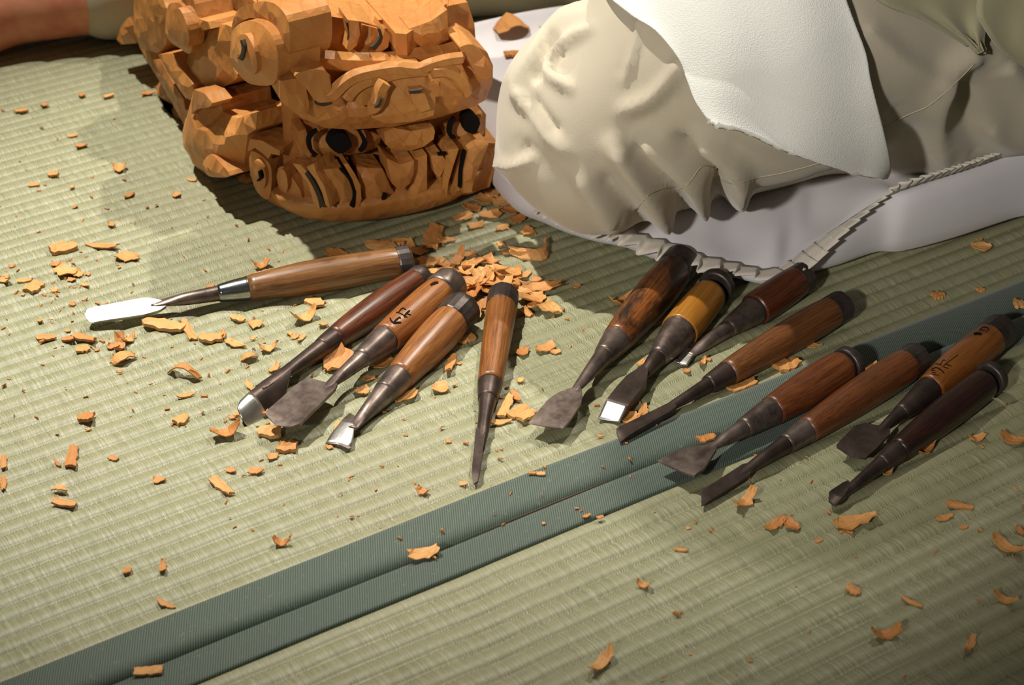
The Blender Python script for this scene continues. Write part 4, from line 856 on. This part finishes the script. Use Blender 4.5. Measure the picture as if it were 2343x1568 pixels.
# ------------------------------------------------------------------ wood chips
CH = """145,565,60,32,10,b;235,563,75,11,-8,s;295,586,50,24,-10,f;150,618,40,28,-20,f;130,603,25,12,10,f;178,625,22,20,20,f;165,640,18,8,0,f;201,627,12,8,0,f;195,652,16,9,-30,f;125,664,16,10,-20,f;28,608,14,9,20,f;10,642,24,14,-20,c;15,632,12,12,0,f;57,641,34,12,5,b;77,655,34,26,35,b;53,673,8,8,0,b;166,695,10,12,60,f;92,732,12,9,10,b;105,771,45,15,0,b;157,775,28,15,5,b;155,756,12,8,0,b;195,774,48,22,-20,b;190,797,30,20,10,b;222,801,12,6,20,f;272,790,36,34,80,c;296,775,30,20,40,c;258,788,12,26,-50,f;283,820,58,26,20,a;274,850,16,8,5,f
48,252,30,10,8,b;103,240,18,7,5,f;187,217,14,8,0,f;249,219,22,10,10,b;165,311,24,6,8,s;187,332,26,7,8,s;122,397,23,14,5,b;78,422,24,11,5,b;274,383,32,24,10,c;165,427,8,8,0,b;296,445,22,10,30,b;255,513,16,10,10,f;404,445,18,14,0,f;438,411,22,8,-8,b;340,213,30,9,0,f;172,474,12,7,0,f
375,743,90,30,-6,b;432,754,46,24,-60,b;483,770,52,28,0,b;508,766,28,18,70,f;540,786,44,16,-20,f;545,728,32,16,-8,b;587,739,30,20,20,f;615,797,44,18,15,c;571,817,38,16,8,a;580,774,16,8,10,f;629,841,26,16,50,f;422,855,70,18,-15,a;426,904,38,9,12,s;481,655,18,10,25,b;598,607,36,20,15,c;600,625,44,12,20,f
722,690,42,24,-15,b;698,725,60,28,20,c;740,742,20,10,10,f;675,770,20,9,15,f;690,774,22,9,45,f;663,763,14,8,0,f
197,955,36,30,0,b;202,982,14,6,0,f;165,1040,46,36,80,b;132,1060,18,9,-50,s;260,1047,20,14,-20,b;8,1055,26,20,90,b;8,1103,30,20,90,b;138,1122,34,18,-15,a;146,1150,54,22,-5,b;414,957,34,30,30,b;520,988,68,34,10,c;618,985,52,34,0,b;658,1018,42,36,-5,b;624,1044,28,12,20,f;600,938,44,20,-20,f;541,946,14,14,0,b;530,955,18,8,-15,f;571,882,28,14,-60,f;508,1110,58,26,-38,b;530,1076,20,12,-20,f;586,1077,32,16,-8,f;364,1097,30,16,5,f;291,1303,20,18,0,b;373,1294,28,18,85,f;380,1382,42,16,-22,b;645,1241,38,20,-5,c;340,1532,64,28,6,b
772,975,26,16,70,f;775,822,62,48,40,f;875,828,50,26,20,f;845,865,30,14,0,f;832,892,26,22,30,f;928,905,56,22,22,f;1007,885,34,28,10,f;1032,830,46,26,75,b;1050,832,12,6,0,f;1040,878,9,7,0,b;1065,772,36,24,20,b;1195,803,28,20,30,f;1247,794,46,22,15,f;1271,805,24,12,0,f;1158,925,56,30,65,b;1185,940,44,26,30,b;1205,950,40,28,35,b;1148,965,48,14,5,f;1180,905,28,18,-60,f;1190,870,16,10,20,f;1026,1009,12,9,0,b;1060,1106,18,11,0,b;967,1124,26,20,-20,c;1237,1082,20,12,0,b;1218,1083,20,5,0,s;753,1023,18,10,-10,f;970,1263,72,30,14,f;990,1272,22,5,-40,s;1375,1515,70,36,45,c;1472,1338,30,18,-12,c;1558,1258,32,7,-5,s;1342,1179,18,9,20,b;1373,1182,16,9,15,b;1320,1162,8,6,0,b;1244,1196,8,8,0,b;1575,1207,10,9,0,b
1425,688,50,26,25,c;1320,655,16,9,15,f;1470,830,22,14,40,f;1443,955,42,26,25,f;1472,938,32,22,75,f;1607,830,20,16,50,c;1618,822,20,6,-15,s;1570,848,16,9,0,f;1700,880,60,20,22,b;1803,832,52,32,20,b;1862,790,36,12,0,f;1985,845,42,20,15,c;1616,1000,38,20,15,b;1733,1045,16,12,10,f;1373,998,16,6,0,f
2146,673,28,22,5,b;2243,662,18,13,5,b;2330,693,24,26,0,b;2245,563,46,22,0,f;2240,548,14,6,0,f;2093,560,18,9,80,f;2118,1028,54,28,30,c;2025,1078,32,24,20,c;2235,1002,30,20,20,c;2320,1005,60,26,-8,c;1703,1146,56,32,35,c;1773,1198,48,22,35,f;1810,1198,44,28,-35,f;1957,1190,98,38,14,f;1930,1213,22,10,30,b;1945,1216,16,10,-20,b;2196,1155,62,22,-8,b;2163,1183,36,16,15,f;2205,1205,18,12,20,b;1873,1236,18,11,20,b;2303,1248,80,32,-28,c;2335,1215,24,14,-60,f;1952,1348,32,24,-35,b;2086,1377,54,12,-25,s;2300,1372,54,20,-20,c;2027,1450,66,32,8,c;2217,1478,40,26,60,c
880,560,80,26,-5,b;915,560,60,30,10,f;990,540,52,44,70,b;1020,550,40,12,10,s;955,575,40,20,20,f;770,580,48,22,0,f;985,598,60,26,5,b;1000,620,50,16,10,f;1045,595,44,24,60,c;1060,620,40,30,30,c;1080,600,50,16,15,f;1075,582,28,14,0,f;1075,650,62,44,-20,f;1050,660,40,28,20,f;1080,670,44,30,10,c;1110,625,52,40,15,f;1125,640,62,44,-10,f;1110,595,40,16,20,f;1165,622,52,34,30,f;1170,640,30,16,0,f;1180,650,24,22,60,b;1215,680,62,36,20,f;1240,657,92,22,-5,f;1225,700,38,30,50,f;1258,705,46,36,-20,f;1205,715,26,18,-30,b;1100,695,44,20,25,f;1085,720,42,28,50,f;1030,640,32,24,40,f;1150,670,40,26,0,f;1190,665,50,20,-15,f;1130,600,30,14,-10,f;1060,690,34,18,10,c;1200,630,30,14,35,f;1140,615,36,20,-30,f;1095,640,40,22,35,f;1155,650,36,24,50,f;1230,640,28,12,-10,f;1120,665,44,22,15,f;1020,605,34,16,-20,f
1240,585,84,40,20,m;1130,440,34,24,20,b;1120,425,30,20,60,b;1150,460,40,18,10,f;1185,500,36,16,20,f;1170,480,44,20,0,f;1120,490,50,20,10,f;1080,475,40,18,-10,f;1200,470,30,14,0,f;1150,520,30,14,20,f;1090,515,34,14,10,f;1210,530,28,20,-20,f;1145,558,16,12,10,b;1165,575,30,8,15,s;1060,495,40,20,20,f;1110,455,40,22,-15,f
1172,62,70,46,10,A;1175,122,40,16,5,B;1245,65,20,10,0,F;1100,57,16,8,0,F"""
GROUPS = ['tatami left of the long gouge', 'far tatami left of the carving', 'tatami below the long gouge', 'tatami between the long gouge and the dark red gouge', 'lower left of the tatami', 'tatami among the middle chisels and the cloth border', 'tatami around the spade-bladed and yellow-handled chisels', 'right side among and below the right-hand chisels', 'heap of shavings behind the middle chisels', 'shadow between the carving and the knee', 'white cushion behind the carving']
SPEC = {(375, 743): 'long blocky wood chip just below the blade of the long gouge', (235, 563): 'thin straight sliver of wood above the tip of the long gouge', (145, 565): 'blocky wood chip left of the straight sliver', (283, 820): 'arched wood shaving below the curled one, left of the narrow gouge', (272, 790): 'upright curled wood shaving below the tip of the long gouge',
        (970, 1263): 'leaf-shaped flat wood chip on the seam between the two cloth borders', (340, 1532): 'wood chip lying on the near cloth border at the bottom left', (1375, 1515): 'folded brown wood chip at the bottom centre of the near mat', (1957, 1190): 'long flat orange wood chip below the blackened chisel', (2303, 1248): 'long twisted brown wood shaving at the right edge',
        (1240, 585): 'crescent-shaped wood shaving in the shadow of the knee', (1172, 62): 'ribbed round wood chip lying on the white cushion', (618, 985): 'wedge-shaped wood chip touching the wide dark blade', (658, 1018): 'square striped wood chip below the wide dark blade', (165, 1040): 'upright triangular wood chip on the lower left', (508, 1110): 'oblong wood chip standing tilted with a pointed shadow, lower left',
        (1803, 832): 'chunky square wood chip beside the slender brown gouge', (1700, 880): 'narrow pointed wood chip at the edge of the far cloth border', (1425, 688): 'curved wood chip left of the mottled handle', (2027, 1450): 'pointed folded wood chip at the lower right', (1703, 1146): 'upturned wood chip right of the square-ended blade', (1158, 925): 'thick fibrous wood chip beside the neck of the end-on gouge',
        (1775, 822): '', (775, 822): 'broad wood flake between the necks of the narrow gouge and the wide chisel', (197, 955): 'round cracked wood chip at the left of the mat', (2245, 563): 'brown wood flake on the shaded tatami beside the cushion', (295, 586): 'pointed wood flake right of the thin straight sliver', (2330, 693): 'wood chip at the right edge on the gap between the borders'}
def chip_mesh(L, w, kind, r):
    nx, ny = 8, 4
    th = {'b': 0.30*w, 'f': 0.0011, 'c': 0.0013, 'a': 0.0016, 's': 0.0016, 'm': 0.002}[kind]; th = min(th, 0.0065)
    a, b = r.uniform(0.35, 0.9), r.uniform(0.15, 0.8)
    if kind == 'b': a, b = r.uniform(0.6, 0.95), r.uniform(0.45, 0.9)
    pk = r.uniform(-0.4, 0.4); curl = {'b': 0.03, 'f': 0.10, 'c': 0.34, 'a': -0.26, 's': 0.05, 'm': 0.02}[kind]*L*r.uniform(0.7, 1.2); tw = r.uniform(-0.5, 0.5)*(0 if kind in 'bs' else 1)
    top = []; bot = []
    for i in range(nx):
        s = -1+2*i/(nx-1)
        e = (a+(1-a)*min(1, (1+s)/(1+pk))) if s < pk else (b+(1-b)*min(1, (1-s)/(1-pk)))
        e *= 1+r.uniform(-.16, .16)
        sk = r.uniform(-.07, .07)*w
        for j in range(ny):
            t = -1+2*j/(ny-1); x = s*L/2+r.uniform(-.04, .04)*L*(1 if 0 < i < nx-1 else 1.6); y = t*e*w/2+sk
            if kind == 'm': y = t*e*w*0.16*(1.05-s*s)+0.75*w*s*s
            z = curl*(s*s if curl > 0 else -(1-s*s))*(1 if kind != 'm' else 0)+tw*s*t*w*0.22
            if kind == 'm': z += 0.006*(t+1)/2
            if kind in 'fc': z += 0.10*w*t*t
            hh = th*(1-0.3*abs(t))*r.uniform(.85, 1.1)
            top.append([x, y, z+hh]); bot.append([x, y, z])
    V = np.array(top+bot); V[:, 2] -= V[:, 2].min(); n = nx*ny; F_ = []
    for i in range(nx-1):
        for j in range(ny-1): q = (i*ny+j, (i+1)*ny+j, (i+1)*ny+j+1, i*ny+j+1); F_ += [q, tuple(n+k for k in q[::-1])]
        F_ += [(i*ny, n+i*ny, n+(i+1)*ny, (i+1)*ny), (i*ny+ny-1, (i+1)*ny+ny-1, n+(i+1)*ny+ny-1, n+i*ny+ny-1)]
    for j in range(ny-1): F_ += [(j, j+1, n+j+1, n+j), ((nx-1)*ny+j, n+(nx-1)*ny+j, n+(nx-1)*ny+j+1, (nx-1)*ny+j+1)]
    return V, F_
LM = [("long gouge's tip", 205, 722), ("long gouge's neck", 430, 690), ("long gouge's handle", 700, 645), ("long gouge's hoop", 930, 598), ("dark red gouge's tip", 555, 928), ("dark red gouge's neck", 700, 832), ("wide dark blade", 670, 940), ("wide-bladed chisel's neck", 790, 850), ("flared bright tip", 780, 995), ("flared chisel's neck", 840, 925), ("flared chisel's handle", 985, 800), ("flared chisel's hoop", 1062, 705), ("end-on gouge's tip", 1090, 1090), ("end-on gouge's neck", 1106, 950), ("end-on gouge's handle", 1135, 800), ("end-on gouge's hoop", 1155, 685), ("spade-shaped blade", 1265, 945), ("mottled handle", 1480, 700), ("yellow chisel's tip", 1395, 945), ("yellow chisel's handle", 1590, 720), ("slender gouge's tip", 1420, 1000), ("slender gouge's handle", 1800, 775), ("small bright crossing blade", 1568, 820), ("leaf-shaped blade", 1560, 1060), ("thick brown handle", 1870, 880), ("square-ended blade", 1620, 1135), ("amber handle", 2200, 820), ("spoon tip", 1905, 1145), ("blackened handle", 2170, 935), ("carved head's ear", 470, 350), ("carved head's rear", 310, 150), ("carved head's base", 800, 520), ("carved head's right side", 1130, 420), ("kneeling knee", 1250, 470), ("cushion's front corner", 1790, 640), ("cushion's right side", 2150, 540), ("far mat's left edge", 10, 450), ("far mat's lower left corner", 20, 1120), ("middle of the near border", 1200, 1240), ("left end of the borders", 300, 1500), ("right end of the borders", 2320, 700), ("near mat's lower right corner", 2330, 1540), ("near mat's bottom edge", 1400, 1560), ("near mat's right edge", 2330, 1200), ("bare ankle", 60, 150), ("white cushion's back", 1200, 40)]
ORD = ['nearest one', 'second one', 'third one', 'fourth one', 'fifth one', 'sixth one', 'seventh one', 'eighth one', 'ninth one', 'tenth one', 'eleventh one', 'twelfth one']
chips_all = []
pile_z = {}
for gi, line in enumerate(CH.split('\n')):
    for it in line.split(';'):
        u, v, l, w, an, kd = it.split(','); u, v, l, w, an = map(float, (u, v, l, w, an)); r = np.random.default_rng(int(u*7+v*13))
        onc = kd.isupper(); kd = kd.lower(); z0 = 0.0
        P = G(u, v, 0.0); wy = P @ E2
        if W0-0.034 < wy < W0+0.042: z0 = 0.0030
        if onc: z0 = 0.041
        if gi == 8:
            key = (int(u/34), int(v/26)); z0 = pile_z.get(key, 0.0); pile_z[key] = z0+0.0035
        P = G(u, v+w*0.2, z0+0.0003); dv = np.array([math.cos(math.radians(an)), -math.sin(math.radians(an))])
        q = G(u+dv[0]*l/2, v+w*.2+dv[1]*l/2, z0)-G(u-dv[0]*l/2, v+w*.2-dv[1]*l/2, z0); L = np.linalg.norm(q); X = q/L
        pp = np.array([-dv[1], dv[0]]); q2 = G(u+pp[0]*w/2, v+w*.2+pp[1]*w/2, z0)-G(u-pp[0]*w/2, v+w*.2-pp[1]*w/2, z0); Wd = np.linalg.norm(q2)
        if kd in 'bca': Wd *= 0.72
        elif kd == 'f': Wd *= 0.92
        M = np.eye(4); M[:3, 0] = X; M[:3, 1] = np.cross(ZV, X); M[:3, 2] = ZV
        if gi == 8 or r.uniform() < 0.25:
            aa, bb = r.uniform(-.30, .30, 2)*(1 if gi == 8 else .5); Rm = np.array(Matrix.Rotation(aa, 3, 'X') @ Matrix.Rotation(bb, 3, 'Y')); M[:3, :3] = M[:3, :3] @ Rm
        V, F_ = chip_mesh(L, Wd, kd, r); wz = (V @ M[:3, :3].T)[:, 2].min(); P = P-ZV*min(0, wz)-ZV*0.0002; M[:3, 3] = P
        name = {'c': 'wood_shaving', 'a': 'wood_shaving', 'm': 'wood_shaving', 's': 'wood_sliver'}.get(kd, 'wood_chip')
        o = mesh_obj(name, V, F_, CHIP); o.matrix_world = Matrix(M.tolist())
        chips_all.append((o, u, v, l, kd, gi))
seen = {}
for o, u, v, l, kd, gi in chips_all:
    lb = SPEC.get((int(u), int(v)))
    if not lb:
        d, nm, lu, lv = min((math.hypot(u-a, (v-b)*1.4), n_, a, b) for n_, a, b in LM)
        side = ('right of' if u > lu else 'left of') if abs(u-lu) > abs(v-lv) else ('in front of' if v > lv else 'behind')
        size = 'large' if l >= 58 else 'mid-sized' if l >= 36 else 'small' if l >= 20 else 'tiny'
        kw = {'c': 'curled wood shaving', 'a': 'arched wood shaving', 's': 'thin wood sliver', 'b': 'thick wood chip'}.get(kd, 'flat wood flake')
        seen.setdefault((size, kw, side, nm), []).append((d, o))
    else: tag(o, lb, 'wood chip', 'wood chips, '+GROUPS[gi])
    o['group'] = 'wood chips, '+GROUPS[gi]
for (size, kw, side, nm), L_ in seen.items():
    L_.sort(key=lambda q: q[0])
    for k, (d, o) in enumerate(L_): tag(o, size+' '+kw+(', '+ORD[k] if len(L_) > 1 else ' lying')+' '+side+' the '+nm, 'wood chip')
def crumbs():
    V = []; F_ = []; r = np.random.default_rng(3)
    spots = [(r.uniform(0, 700), r.uniform(200, 1000)) for _ in range(170)]+[(r.normal(1080, 130), r.normal(640, 60)) for _ in range(130)]+[(r.uniform(500, 1500), r.uniform(700, 1250)) for _ in range(110)]+[(r.uniform(1500, 2343), r.uniform(900, 1560)) for _ in range(36)]+[(r.normal(160, 40), r.normal(650, 50)) for _ in range(40)]
    for u, v in spots:
        if 560 < u < 1130 and v < 520: continue
        if 1130 < u and v < 640: continue
        if 280 < u < 640 and v < 400: continue
        p = G(u, v); wy = p @ E2; z = 0.0028 if W0-0.034 < wy < W0+0.042 else 0.0; s = r.uniform(0.5, 1.5)*0.001*(1.5 if r.uniform() < .15 else 1)
        a = r.uniform(0, 6.28); c, sn = math.cos(a), math.sin(a); i0 = len(V)
        for dx, dy, dz in ((-1, -.5, 0), (1, -.6, 0), (.9, .6, 0), (-.8, .5, 0), (-.7, -.3, .5), (.7, -.4, .7), (.6, .4, .5), (-.6, .3, .4)):
            V.append((p[0]+s*(1.6*dx*c-dy*sn), p[1]+s*(1.6*dx*sn+dy*c), z+s*dz*1.2))
        F_ += [tuple(i0+k for k in q) for q in ((3, 2, 1, 0), (4, 5, 6, 7), (0, 1, 5, 4), (1, 2, 6, 5), (2, 3, 7, 6), (3, 0, 4, 7))]
    o = mesh_obj('wood_crumbs', V, F_, CRUMB); tag(o, 'tiny crumbs of wood sprinkled over both tatami mats', 'crumbs', None, 'stuff')
crumbs()
